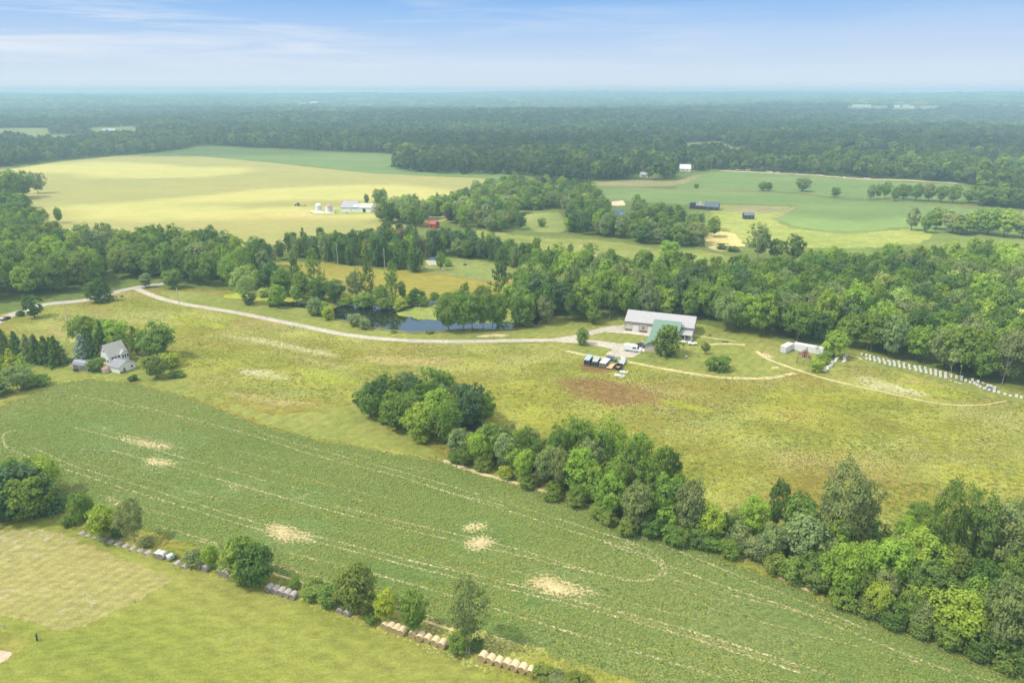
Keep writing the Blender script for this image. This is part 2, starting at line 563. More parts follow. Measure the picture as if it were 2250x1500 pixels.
CROP = [(-420, 980), (-90, 905), (0, 893), (60, 869), (130, 841), (200, 831), (290, 840), (420, 872), (560, 928), (700, 965), (830, 988), (970, 1011), (1060, 1046), (1280, 1100), (1400, 1150),
        (1560, 1210), (1700, 1270), (1800, 1312), (1950, 1372), (2100, 1432), (2500, 1570), (2500, 1800), (1560, 1560), (1400, 1508), (1200, 1442), (1100, 1408), (960, 1372), (800, 1318),
        (640, 1278), (520, 1230), (330, 1172), (150, 1104), (-90, 1050), (-420, 975 + 60)]
sheet('crop_field', CROP, .016, M_CROP, 1.6, 4)
sheet('hayfield', [(-700, 1060), (-120, 1125), (150, 1150), (300, 1205), (440, 1252), (640, 1310), (860, 1388), (1060, 1466), (1180, 1520), (1300, 1900), (-700, 1900)], .016, M_HAY, 1.5, 4)
sheet('mown_hayfield', [(-420, 1120), (-100, 1150), (140, 1163), (260, 1212), (385, 1260), (392, 1278), (290, 1332), (200, 1376), (120, 1393), (60, 1376), (-100, 1335), (-420, 1270)], .020, M_MOWN, 2.2, 3, .4)
sheet('paddock', [(-100, 1355), (0, 1376), (82, 1404), (44, 1432), (0, 1462), (-100, 1520)], .024, M_PADDOCK, 1.2, 1.5, .2, sub=2)
sheet('dirt_patch', [(-30, 1428), (10, 1427), (29, 1434), (22, 1446), (0, 1458), (-30, 1470)], .028, M_DIRT, .6, .8, .1, sub=1)
# colour patches in the meadow
for ipatch, (pts, mat, rw) in enumerate((
        ([(1140, 818), (1300, 808), (1440, 836), (1610, 888), (1600, 925), (1450, 912), (1340, 922), (1220, 888)], M_BROWN, 20),
        ([(1265, 800), (1285, 790), (1380, 800), (1362, 816), (1330, 823), (1275, 816)], M_BROWN, 2),
        ([(1480, 1010), (1570, 1055), (1660, 1105), (1640, 1122), (1560, 1092), (1490, 1052)], M_BRIGHT, 5),
        ([(620, 800), (720, 802), (800, 828), (820, 850), (720, 856), (640, 838)], M_BRIGHT, 6),
        ([(1400, 862), (1500, 872), (1600, 900), (1560, 918), (1450, 892)], M_BRIGHT, 5),
        ([(1200, 905), (1260, 900), (1300, 920), (1380, 935), (1300, 940), (1215, 925)], M_BRIGHT, 5),
        ([(1130, 860), (1180, 880), (1240, 900), (1200, 930), (1130, 905)], M_BRIGHT, 6),
        ([(1980, 835), (2060, 850), (2130, 870), (2120, 885), (2030, 872), (1960, 850)], M_BRIGHT, 3),
        ([(330, 668), (430, 690), (520, 715), (480, 730), (380, 705)], M_BRIGHT, 5),
        ([(1850, 825), (1900, 815), (2040, 855), (2100, 880), (2000, 880), (1890, 858)], M_PALE, 7),
        ([(460, 720), (600, 735), (780, 775), (760, 800), (600, 775), (470, 745)], M_PALE, 9),
        ([(480, 800), (600, 800), (700, 830), (620, 850), (500, 830)], M_PALE, 9),
        ([(1090, 910), (1160, 930), (1200, 960), (1140, 945)], M_PALE, 5),
        ([(1560, 1010), (1700, 1060), (1740, 1110), (1640, 1060)], M_PALE, 9),
        ([(560, 760), (700, 778), (860, 815), (760, 822), (620, 795)], M_PALE, 10),
        ([(1500, 930), (1700, 960), (1900, 1010), (1800, 1030), (1600, 990)], M_PALE, 16),
        ([(1900, 950), (2100, 985), (2260, 1040), (2100, 1040), (1950, 1000)], M_PALE, 16),
        ([(1650, 900), (1800, 915), (1900, 950), (1780, 960), (1660, 930)], M_DRY, 14),
        ([(1950, 1060), (2100, 1080), (2260, 1130), (2200, 1160), (2000, 1110)], M_DRY, 14),
        ([(1740, 990), (1860, 985), (1950, 1010), (1850, 1040)], M_BRIGHT, 10),
        ([(2050, 930), (2200, 940), (2260, 960), (2150, 975)], M_BRIGHT, 10))):
    sheet('flower_patch' if mat is M_PALE else 'grass_patch', pts, .0055 + .001 * ipatch, mat, rw, 2.5)
# bare soil in the crop
for ipatch, (pts, rw) in enumerate((([(245, 958), (300, 955), (370, 968), (395, 985), (330, 990), (270, 975)], 4), ([(310, 1010), (350, 998), (395, 1012), (370, 1030), (315, 1028)], 3.5),
                ([(570, 1160), (620, 1145), (690, 1165), (680, 1195), (610, 1195)], 3.5), ([(1005, 1150), (1060, 1140), (1085, 1165), (1020, 1175)], 3),
                ([(1010, 1185), (1060, 1170), (1100, 1190), (1060, 1215), (1020, 1210)], 3), ([(1155, 1270), (1210, 1255), (1290, 1285), (1305, 1315), (1230, 1320), (1170, 1300)], 3.5),
                ([(215, 1100), (250, 1085), (285, 1100), (260, 1118)], 2.5), ([(480, 1065), (530, 1055), (560, 1075), (510, 1085)], 4), ([(600, 1080), (680, 1075), (690, 1100), (640, 1105)], 5),
                ([(400, 1060), (450, 1075), (440, 1095), (400, 1085)], 4), ([(1340, 1175), (1400, 1180), (1420, 1215), (1370, 1205)], 4), ([(1050, 1380), (1110, 1395), (1180, 1430), (1110, 1425)], 3),
                ([(200, 930), (250, 935), (270, 950), (215, 948)], 4), ([(1560, 1330), (1700, 1370), (1800, 1420), (1660, 1400)], 8), ([(800, 1230), (900, 1245), (960, 1275), (860, 1265)], 6))):
    cxp, cyp = sum(p[0] for p in pts) / len(pts), sum(p[1] for p in pts) / len(pts)
    sheet('bare_soil_patch', [(cxp + (p[0] - cxp) * 1.6, cyp + (p[1] - cyp) * 1.6) for p in pts], .0166 + .0005 * ipatch, M_SOIL, rw * 2.2, 1.5)
# wheel tracks through the crop: one sheet of soil showing between the rows
acc = ([], [], [])
for itrk, pts in enumerate(([(160, 868), (230, 880), (300, 897)], [(290, 888), (420, 920), (560, 958), (700, 1002), (860, 1042), (1000, 1086), (1150, 1132), (1300, 1180), (1400, 1210), (1447, 1236), (1452, 1258), (1420, 1275), (1360, 1272)],
            [(560, 946), (700, 988), (860, 1030), (1000, 1070), (1150, 1115), (1300, 1163), (1410, 1200), (1462, 1240), (1458, 1268)],
            [(930, 1062), (1000, 1085), (1060, 1098), (1110, 1112)],
            [(40, 944), (10, 952), (8, 970), (30, 990), (150, 1032), (280, 1075), (400, 1112), (560, 1160), (720, 1196), (900, 1243), (1100, 1290), (1300, 1340), (1500, 1395), (1800, 1490)],
            [(60, 975), (150, 1018), (280, 1058), (400, 1096), (560, 1146), (720, 1184), (900, 1230), (1100, 1277), (1300, 1328), (1500, 1380), (1850, 1490)],
            [(230, 985), (400, 1030), (560, 1075), (720, 1120), (900, 1165), (1100, 1210), (1250, 1245), (1380, 1272)],
            [(150, 935), (300, 975), (420, 1010), (600, 1060)], [(700, 1100), (900, 1150), (1100, 1196), (1300, 1255)],
            [(620, 1210), (800, 1255), (1000, 1310), (1200, 1372), (1400, 1432), (1600, 1492)],
            [(1300, 1180), (1420, 1225), (1600, 1290), (1750, 1340), (1950, 1420), (2100, 1480)], [(1440, 1190), (1600, 1255), (1760, 1320), (1900, 1380)],
            [(330, 1150), (450, 1185), (600, 1240), (740, 1285), (900, 1340), (1060, 1390), (1200, 1430)])):
    strip('', pts, .8, .025 + .001 * itrk, M_TRACKSOIL, into=acc, prof=((-.5, 0), (-.25, .95), (0, .55), (.25, .95), (.5, 0)), wob=.25)
raw_sheet('wheel_tracks', *acc, M_TRACKSOIL)
acc = ([], [], [])
ca, cb = Vector(at(150, 1018)), Vector(at(1100, 1277))
along = (cb - ca).normalized()
side = Vector((-along.y, along.x))
cropA = np.array([at(*p) for p in CROP])
for k in range(70):
    o0 = ca + side * random.uniform(-14, 66) + along * random.uniform(-30, 190)
    n_ = random.randint(3, 9)
    pts = [o0 + along * 8 * i + side * random.uniform(-.12, .12) for i in range(n_)]
    if inpoly(np.array([(p.x, p.y) for p in pts]), cropA).all():
        strip('', [(p.x, p.y) for p in pts], random.uniform(.4, .9), .045 + .0005 * k, M_FAINT, px=False, into=acc, wob=.3, n=4)
raw_sheet('row_gaps', *acc, M_FAINT)
strip('dirt_track', [(968, 1010), (1060, 1040), (1160, 1068), (1280, 1105), (1340, 1128)], (2.2, 1.2), .042, M_SAND, wob=.3)
strip('dirt_track', [(1700, 1262), (1740, 1280), (1790, 1302)], 1.2, .042, M_SAND, wob=.3)
strip('dirt_track', [(1870, 1338), (1920, 1358), (1975, 1380)], 1.1, .042, M_SAND, wob=.3)
strip('dirt_track', [(2130, 1435), (2190, 1456), (2280, 1485)], 1.0, .042, M_SAND, wob=.3)
strip('dirt_track', [(590, 1255), (640, 1272), (690, 1285)], .9, .042, M_SAND, wob=.3)
strip('dirt_track', [(930, 1362), (965, 1374), (1000, 1385)], .8, .042, M_SAND, wob=.3)
# road, drive and tracks
strip('road', [(-90, 760), (-20, 715), (15, 696), (60, 680), (105, 668), (190, 659), (260, 640), (320, 628), (355, 624), (420, 612), (520, 590)], 6.2, .026, M_ASPHALT, wob=.01)
strip('driveway', [(300, 634), (340, 651), (400, 667), (520, 687), (640, 711), (760, 735), (880, 747), (1000, 750), (1130, 748), (1225, 747)], 4.2, .030, M_GRAVEL, wob=.03)
strip('driveway', [(1215, 747), (1260, 741), (1310, 728), (1350, 720), (1400, 722)], (4.5, 6.5), .034, M_GRAVEL, wob=.05)
strip('driveway', [(1215, 747), (1270, 750), (1320, 755), (1370, 764)], (4.2, 9), .0365, M_GRAVEL, wob=.05)
sheet('gravel_yard', [(1330, 722), (1372, 712), (1378, 726), (1440, 736), (1436, 741), (1380, 733), (1330, 731)], .038, M_GRAVEL, 1, 2, .2)
sheet('gravel_yard', [(1335, 755), (1380, 752), (1425, 760), (1412, 774), (1395, 786), (1360, 786), (1325, 778), (1342, 768)], .038, M_GRAVEL, 2.5, 2, .3)
strip('concrete_apron', [(1370, 728.5), (1400, 732), (1440, 737)], 3.2, .044, M_CONC, prof=((-.5, 1), (.5, 1)), wob=0)
strip('concrete_apron', [(1396, 774), (1416, 764)], 4.5, .044, M_CONC, prof=((-.5, 1), (.5, 1)), wob=0)
strip('farm_track', [(1238, 770), (1300, 782), (1380, 795), (1470, 812), (1560, 826), (1620, 831), (1690, 830), (1750, 819)], 2.3, .042, M_SAND,
      prof=((-.5, 0), (-.35, 1), (-.18, .9), (0, .35), (.18, .9), (.35, 1), (.5, 0)), wob=.08)
strip('farm_track', [(1660, 770), (1690, 790), (1760, 815), (1830, 836), (1950, 863), (2060, 886), (2150, 890), (2215, 880)], (2.2, .5), .046, M_SAND, wob=.15)
strip('farm_track', [(1520, 735), (1560, 742), (1620, 750)], (2.4, .8), .042, M_SAND, wob=.2)
strip('farm_track', [(1555, 758), (1590, 755), (1640, 758)], 2.4, .046, M_SAND, wob=.3)
strip('farm_track', [(1845, 773), (1870, 780), (1895, 790)], 1.6, .046, M_SAND, wob=.3)
sheet('sandy_patch', [(1640, 768), (1690, 766), (1740, 790), (1700, 800), (1650, 785)], .040, M_SOIL, 9, 1.5)
sheet('sandy_patch', [(1690, 806), (1712, 804), (1716, 810), (1694, 812)], .050, M_SAND, 1, .8)
sheet('gravel_yard', [(150, 796), (205, 786), (250, 786), (250, 798), (205, 803), (150, 806)], .038, M_GRAVEL, 1, 1.5, .2)
# ponds
sheet('pond_water', [(728, 680), (748, 668), (800, 670), (870, 678), (940, 664), (1000, 662), (1100, 668), (1180, 682), (1192, 700), (1180, 712), (1120, 722), (1010, 722), (960, 727),
                     (900, 729), (830, 720), (765, 706), (735, 698)], .012, M_WATER, 1, 5, .8)
sheet('pond_water', [(600, 664), (640, 662), (720, 668), (735, 676), (700, 682), (660, 676), (610, 672)], .012, M_WATER, 1, 4, .5)
sheet('creek_dark_patch', [(1000, 935), (1040, 915), (1075, 935), (1060, 965), (1020, 960)], .040, M_CREEKDARK, 1, 3, .3)  # dark brown-black sheet in the creek clump
sheet('pond_algae', [(848, 690), (880, 678), (940, 666), (1000, 664), (1100, 670), (1188, 686), (1188, 702), (1170, 710), (1060, 714), (1000, 711), (900, 703)], .016, M_ALGAE, 7, 3, .8)
sheet('pond_algae', [(1090, 672), (1150, 678), (1188, 690), (1180, 706), (1130, 704)], .020, M_ALGAEB, 4, 3, .5)
sheet('pond_algae', [(470, 652), (520, 642), (560, 648), (680, 657), (740, 664), (735, 672), (640, 664), (560, 662), (500, 656)], .016, M_ALGAEB, 2.5, 3, .5)
strip('pond_bank', [(735, 700), (765, 708), (830, 722), (900, 731), (960, 729), (1010, 725), (1120, 725), (1185, 714)], 3.4, .020, M_BANK, wob=.3)
sheet('dirt_patch', [(1030, 738), (1080, 732), (1130, 734), (1110, 742), (1050, 743)], .020, M_SOIL, 2, 1.5)
# middle distance
sheet('pasture', [(590, 572), (700, 574), (860, 592), (940, 590), (1000, 600), (1150, 596), (1170, 640), (1000, 655), (860, 664), (700, 655), (640, 640)], .03, M_PASTURE, 3, 10)
sheet('far_lawn', [(930, 575), (985, 566), (1060, 572), (1150, 590), (1150, 612), (1070, 618), (990, 606), (930, 596)], .04, M_FARLAWN, 2, 6)
sheet('gravel_yard', [(935, 572), (960, 570), (968, 578), (940, 584)], .05, M_GRAVEL, 1, 2)
sheet('far_meadow', [(1040, 500), (1110, 512), (1210, 522), (1330, 528), (1440, 545), (1540, 548), (1640, 570), (1640, 590), (1500, 585), (1300, 572), (1180, 560), (1100, 535), (1040, 520)], .03, M_FARGRASS, 3, 12)
sheet('far_lawn', [(1150, 470), (1230, 466), (1250, 490), (1240, 512), (1180, 512), (1150, 495)], .03, M_FARLAWN, 2, 8)
sheet('straw_field', [(1535, 508), (1580, 508), (1630, 512), (1640, 540), (1590, 556), (1550, 545)], .05, M_STRAW, 2, 8)
sheet('grain_field', [(-80, 470), (-80, 385), (0, 375), (130, 356), (260, 343), (340, 341), (430, 342), (600, 358), (800, 380), (960, 388), (1070, 392), (1080, 440), (1030, 470), (960, 490),
                      (830, 520), (700, 545), (560, 560), (300, 552), (120, 520), (60, 480)], .03, M_TAN, 3, 25)
sheet('crop_field', [(300, 344), (400, 325), (440, 319), (560, 326), (700, 333), (830, 337), (900, 341), (890, 372), (960, 381), (1050, 384), (1150, 384), (1190, 392), (1150, 398), (1060, 393), (960, 389),
                     (800, 381), (640, 362), (430, 343)], .06, M_FARGREEN, 4, 30)
for pts in ([(560, 470), (660, 458), (840, 462), (860, 474), (700, 482), (600, 486)], [(60, 420), (180, 418), (200, 428), (100, 440)]):
    sheet('pale_grain_patch', pts, .07, M_PALEGRAIN, 30, 15)
sheet('farmyard', [(670, 468), (700, 462), (860, 452), (950, 458), (960, 466), (850, 470), (700, 474)], .10, M_FARLAWN, 3, 8)
sheet('gravel_yard', [(678, 463), (735, 461), (745, 468), (690, 470)], .12, M_GRAVEL, 2, 4)
sheet('gravel_yard', [(820, 455), (870, 452), (900, 458), (870, 464), (826, 466)], .12, M_GRAVEL, 2, 4)
sheet('crop_field', [(1480, 402), (1530, 384), (1580, 376), (1700, 382), (1900, 395), (2080, 405), (2130, 412), (2130, 442), (2000, 442), (1840, 434), (1760, 424), (1640, 418), (1480, 416)], .06, M_FARGREEN, 3, 18)
sheet('crop_field', [(1240, 412), (1280, 408), (1400, 414), (1500, 418), (1640, 421), (1760, 427), (1840, 437), (2000, 447), (2120, 456), (2330, 480), (2330, 505), (2170, 505), (2060, 512), (2000, 500),
                     (1860, 512), (1740, 500), (1700, 478), (1750, 452), (1690, 450), (1580, 447), (1500, 450), (1400, 445), (1300, 436), (1250, 425)], .06, M_FARGREEN, 3, 18)
sheet('far_meadow', [(1560, 450), (1690, 451), (1750, 453), (1700, 480), (1740, 502), (1860, 514), (2000, 502), (2060, 514), (2030, 535), (1900, 548), (1760, 545), (1640, 538), (1600, 508), (1560, 490)], .08, M_FARGRASS, 3, 12)
sheet('fallow_field', [(1590, 452), (1680, 452), (1740, 456), (1700, 470), (1640, 466), (1580, 462)], .10, M_FALLOW, 8, 8)
sheet('fallow_field', [(1300, 400), (1400, 396), (1480, 398), (1540, 380), (1575, 375), (1520, 400), (1480, 410), (1400, 411), (1310, 408)], .08, M_FALLOW, 4, 14)
sheet('sandy_patch', [(1340, 443), (1372, 440), (1376, 452), (1342, 453)], .10, M_DIRT, 3, 4)
sheet('pond_water', [(1346, 463), (1374, 461), (1376, 474), (1350, 475)], .10, M_WATER, 2, 5, .5)
strip('field_track', [(1230, 412), (1270, 405), (1330, 409), (1440, 416), (1560, 418), (1640, 419.5), (1710, 418.5), (1770, 424), (1840, 434), (1920, 440), (2000, 446), (2120, 454), (2260, 464)], 5.5, .12, M_FALLOW, wob=.1)
strip('field_track', [(1580, 375), (1700, 381), (1780, 385), (1900, 394), (2000, 397), (2110, 404)], 8, .12, M_DIRT, wob=.4)
strip('field_track', [(1700, 480), (1725, 468), (1748, 454)], 4, .12, M_FALLOW, wob=.2)
strip('far_road', [(880, 468), (930, 474), (960, 480), (985, 470), (1040, 440)], 4, .12, M_GRAVEL, wob=.1)
# ------------------------------------------------------------------ trees
TONES = {  # name: leaf colour, before the common gain
    'deep green': (.046, .078, .020), 'mid green': (.074, .112, .024), 'fresh green': (.108, .156, .027), 'yellow-green': (.138, .172, .027),
    'grey-green': (.096, .120, .048), 'blue-green': (.046, .078, .034), 'olive green': (.080, .106, .026), 'silvery blue': (.130, .165, .145),
    'dull purple': (.042, .035, .038), 'rusty brown': (.125, .095, .048), 'pale green': (.145, .180, .058)}


def leaf_mat():
    m, t = newmat('foliage')
    c = t.o('ShaderNodeAttribute', 0, attribute_name='leafcol', attribute_type='INSTANCER')
    v = t.o('ShaderNodeAttribute', 2, attribute_name='var')
    k = t.mapr(v, 0, 1, .74, 1.26)
    c1 = t.mix(1.0, c, t.o('ShaderNodeCombineColor', 0, i_0=k, i_1=k, i_2=k), 'MULTIPLY')
    warm = t.mix(t.mapr(v, .55, 1, 0, .35), c1, t.mix(1.0, c1, (1.5, 1.12, .6), 'MULTIPLY'))
    d = t.n('ShaderNodeBsdfDiffuse', i_Color=warm)
    tr = t.n('ShaderNodeBsdfTranslucent', i_Color=t.mix(1.0, warm, (1.25, 1.35, .7), 'MULTIPLY'))
    ms = t.n('ShaderNodeMixShader', i_0=.33)
    t.t.links.new(d.outputs[0], ms.inputs[1])
    t.t.links.new(tr.outputs[0], ms.inputs[2])
    t.out(ms.outputs[0])
    return m


M_LEAF = leaf_mat()
M_BARK = plain('bark', (.10, .082, .065), .9, var=.3, vscale=6)
M_PALEBARK = plain('pale_bark', (.30, .27, .23), .9, var=.25, vscale=6)


def cards(P, N, size, var, name):
    """many small leaf sprays: one bent four-sided card each"""
    n = len(P)
    rnd = RNG.normal(size=(n, 3))
    N = N / np.linalg.norm(N, axis=1)[:, None]
    U = np.cross(N, rnd)
    U /= np.linalg.norm(U, axis=1)[:, None] + 1e-9
    W = np.cross(N, U)
    s = (size * RNG.uniform(.6, 1.35, n))[:, None]
    asp = RNG.uniform(.55, .95, n)[:, None]
    droop = N * s * .22
    V = np.stack([P - U * s - droop, P - W * s * asp, P + U * s - droop, P + W * s * asp], 1).reshape(-1, 3)
    me = bpy.data.meshes.new(name)
    me.vertices.add(4 * n)
    me.vertices.foreach_set('co', V.ravel().astype(np.float32))
    me.loops.add(4 * n)
    me.loops.foreach_set('vertex_index', np.arange(4 * n, dtype=np.int32))
    me.polygons.add(n)
    me.polygons.foreach_set('loop_start', np.arange(0, 4 * n, 4, dtype=np.int32))
    me.polygons.foreach_set('loop_total', np.full(n, 4, np.int32))
    me.attributes.new('var', 'FLOAT', 'FACE').data.foreach_set('value', var.astype(np.float32))
    me.materials.append(M_LEAF)
    me.update(calc_edges=True)
    me.validate()
    return me


def unit(n):
    d = RNG.normal(size=(n, 3))
    return d / np.linalg.norm(d, axis=1)[:, None]


def crown_broad(name, nclump, nleaf, leaf, zc=.56, rz=.44, rxy=.44, cr=(.10, .17), lump=.22, low=.08, shell=.62, up=.35, lobes=5):
    """crown of leaf clumps gathered on a few unequal boughs; unit height, unit width"""
    L = unit(lobes)
    L[:, 2] = L[:, 2] * .6 + .15
    amp = RNG.uniform(.4, 1, lobes)
    d = unit(nclump * 2)
    lob = 1 + lump * (np.max(np.maximum(d @ L.T, 0) ** 3 * amp, axis=1) * 2 - .8) + RNG.uniform(-.07, .07, len(d))
    rad = np.where(RNG.random(len(d)) < .78, RNG.uniform(.78, 1, len(d)), RNG.uniform(.35, .78, len(d))) * lob
    C = np.stack([d[:, 0] * rad * (rxy - .06), d[:, 1] * rad * (rxy - .06), zc + d[:, 2] * rad * (rz - .06)], 1)
    C = C[C[:, 2] > low][:nclump]
    n = len(C)
    r = RNG.uniform(*cr, n)
    cv = RNG.uniform(0, 1, n)
    k = np.repeat(np.arange(n), nleaf)
    dd = unit(len(k))
    dd[:, 2] = np.where(dd[:, 2] < -.35, -dd[:, 2], dd[:, 2])
    rr = r[k] * RNG.uniform(.55, 1.08, len(k))
    P = C[k] + dd * rr[:, None] * np.array([1, 1, .8])
    P[:, 2] = np.clip(P[:, 2], .004, 1.02)
    out = P - np.array([0, 0, zc - .1])
    out /= np.linalg.norm(out, axis=1)[:, None] + 1e-6
    N = dd * .8 + out * .5 + np.array([0, 0, up]) + RNG.normal(scale=.38, size=dd.shape)
    var = np.clip(.55 * cv[k] + .45 * RNG.random(len(k)), 0, 1)
    return cards(P, N, np.full(len(P), leaf), var, name)


def crown_conifer(name, whorls, per, nleaf, leaf, droop=.10, z0=.06, taper=.9, gap=.0, flat=.25, base=.5, rounded=False):
    P, N, S, VV = [], [], [], []
    for i in range(whorls):
        z = z0 + (1 - z0) * (i / (whorls - .3)) ** .95
        u = (z - z0) / (1.02 - z0)
        rr = base * ((1 - u) ** taper if not rounded else math.sqrt(max(0.02, 1 - (max(u - .3, 0) / .72) ** 2)) * (.72 + .28 * min(u / .3, 1)))
        for b in range(per):
            if RNG.random() < gap:
                continue
            a = 2 * math.pi * (b + RNG.uniform(-.35, .35) + .5 * (i % 2)) / per
            L = max(.03, rr * RNG.uniform(.58, 1.14))
            v = RNG.random()
            n = max(5, int(nleaf * (L / base) + 3))
            t = RNG.uniform(.15, 1, n) ** .7
            side = RNG.normal(scale=.16, size=n) * L * (1.15 - t) * 1.6
            x = math.cos(a) * t * L - math.sin(a) * side
            y = math.sin(a) * t * L + math.cos(a) * side
            zz = z - droop * t * t * (L / base) + RNG.normal(scale=flat * .06, size=n) + .03 * t
            P.append(np.stack([x, y, zz], 1))
            N.append(np.stack([math.cos(a) * .45 + RNG.normal(scale=.35, size=n), math.sin(a) * .45 + RNG.normal(scale=.35, size=n), np.full(n, .9) + RNG.normal(scale=.3, size=n)], 1))
            VV.append(np.clip(.5 * v + .35 * t + RNG.normal(scale=.15, size=n), 0, 1))
    P = np.concatenate(P)
    P[:, 2] = np.clip(P[:, 2], .004, 1.0)
    return cards(P, np.concatenate(N), np.full(len(P), leaf), np.concatenate(VV), name)


CROWNS = {
    'round': [crown_broad('crown_round', 120, 40, .026, zc=.50, rz=.50, rxy=.50, cr=(.085, .15), low=.035, lump=.26) for _ in range(6)],
    'tall': [crown_broad('crown_tall', 125, 38, .025, zc=.50, rz=.50, rxy=.48, cr=(.07, .13), lump=.34, low=.03, lobes=7) for _ in range(4)],
    'feather': [crown_broad('crown_feather', 150, 32, .018, zc=.52, rz=.49, rxy=.46, cr=(.05, .11), lump=.40, low=.03, lobes=8, up=.2) for _ in range(3)],
    'shrub': [crown_broad('crown_shrub', 66, 42, .036, zc=.40, rz=.58, rxy=.52, cr=(.12, .20), lump=.28, low=.03) for _ in range(4)],
    'wood': [crown_broad('crown_wood', 84, 36, .033, zc=.56, rz=.45, rxy=.53, cr=(.09, .17), lump=.28, low=.08) for _ in range(5)],
    'spruce': [crown_conifer('crown_spruce', 17, 10, 26, .030, droop=.10, taper=.8, gap=.06) for _ in range(3)],
    'cedar': [crown_broad('crown_cedar', 90, 38, .028, zc=.45, rz=.54, rxy=.46, cr=(.07, .13), lump=.3, low=.02, lobes=6)],
    'pine': [crown_conifer('crown_pine', 13, 8, 44, .034, droop=-.03, z0=.08, gap=.12, flat=.8, rounded=True) for _ in range(3)],
    'layered': [crown_conifer('crown_layered_pine', 12, 6, 40, .034, droop=-.05, z0=.14, taper=.62, gap=.22, flat=.4, base=.55) for _ in range(3)],
    'arbor': [crown_conifer('crown_arborvitae', 20, 12, 16, .036, droop=-.05, taper=.75, z0=.02) for _ in range(1)],
    'bare': [crown_broad('crown_bare', 26, 12, .020, zc=.7, rz=.28, rxy=.42, cr=(.05, .12), lump=.4, low=.4)],
}
FARCROWNS = [crown_broad('crown_far', 18, 15, .105, zc=.55, rz=.42, rxy=.50, cr=(.16, .24), lump=.25, low=.1) for _ in range(4)]
FARCONE = crown_conifer('crown_far_conifer', 8, 7, 9, .09, droop=.06)


def trunk_mesh(name, mat, top=.72, r=.018, limbs=6, lean=.02, fork=.3, seed=0):
    rr = random.Random(seed)
    mb = MB()
    pts = [(0, 0, -.01)]
    for i in range(1, 6):
        pts.append((rr.uniform(-lean, lean) * i, rr.uniform(-lean, lean) * i, top * i / 5))
    for i in range(5):
        ra, rb = r * (1 - .15 * i), r * (1 - .15 * (i + 1))
        if i == 0:
            ra *= 1.5
        mb.tube(pts[i], pts[i + 1], ra, rb, 7, cap=False)
    for k in range(limbs):
        z = rr.uniform(fork, top)
        i = min(4, int(z / top * 5))
        a = rr.uniform(0, 6.28)
        L = rr.uniform(.16, .34)
        p = pts[i]
        e = (p[0] + math.cos(a) * L, p[1] + math.sin(a) * L, min(.93, p[2] + L * rr.uniform(.5, 1)))
        mb.tube(p, e, r * .5, r * .14, 5, cap=False)
    return mb.mesh(name, mat)


TRUNKS = {'round': trunk_mesh('trunk_round', M_BARK, seed=1), 'tall': trunk_mesh('trunk_tall', M_BARK, .85, .013, 8, seed=2), 'feather': trunk_mesh('trunk_feather', M_PALEBARK, .85, .012, 10, seed=3),
          'shrub': trunk_mesh('stem_shrub', M_BARK, .5, .02, 8, fork=.02, seed=4), 'wood': trunk_mesh('trunk_wood', M_PALEBARK, .75, .012, 7, fork=.4, seed=5),
          'spruce': trunk_mesh('trunk_spruce', M_BARK, .95, .016, 0, .002, seed=6), 'cedar': trunk_mesh('trunk_cedar', M_BARK, .7, .02, 4, seed=7),
          'pine': trunk_mesh('trunk_pine', M_BARK, .97, .015, 0, .003, seed=8), 'arbor': trunk_mesh('trunk_arbor', M_BARK, .9, .02, 0, .002, seed=9),
          'layered': trunk_mesh('trunk_layered_pine', M_BARK, .97, .014, 0, .003, seed=12), 'bare': trunk_mesh('trunk_bare', M_PALEBARK, .92, .014, 16, .02, .35, seed=10)}
KIND = {'round': ('broadleaf_tree', 'tree'), 'tall': ('broadleaf_tree', 'tree'), 'feather': ('broadleaf_tree', 'tree'), 'wood': ('broadleaf_tree', 'tree'), 'bare': ('dying_tree', 'tree'),
        'shrub': ('shrub', 'shrub'), 'spruce': ('spruce_tree', 'conifer'), 'cedar': ('cedar_tree', 'conifer'), 'pine': ('pine_tree', 'conifer'), 'layered': ('pine_tree', 'conifer'), 'arbor': ('arborvitae', 'conifer')}
WORD = {'round': 'round tree', 'tall': 'tall tree', 'feather': 'feathery tree', 'wood': 'broadleaf tree', 'bare': 'bare-branched tree', 'shrub': 'shrub', 'spruce': 'spruce',
        'cedar': 'cedar', 'pine': 'pine', 'layered': 'layered pine', 'arbor': 'arborvitae'}
TREES = []   # every plant the photo shows, before it is built


def plant(shape, tone, x, y, h, w, where, end, hand=False, row='', label=None):
    z = float(hgt(x, y))
    px, py = to_px(x, y, z)
    pp = F / (y * CP - (z - H) * SP)
    TREES.append(dict(shape=shape, tone=tone, x=x, y=y, z=z, h=h, w=w, where=where, end=end, hand=hand, row=row, px=px, py=py, size=h * w * pp * pp, label=label))


def hand(where, end, items):
    for it in items:
        shape, tone, bx, by, top, wpx = it[:6]
        x, y = at(bx, by)
        plant(shape, tone, x, y, zat(bx, by, top), wpx / ppm(bx, by) * 1.06, where, end, True, label=it[6] if len(it) > 6 else None)


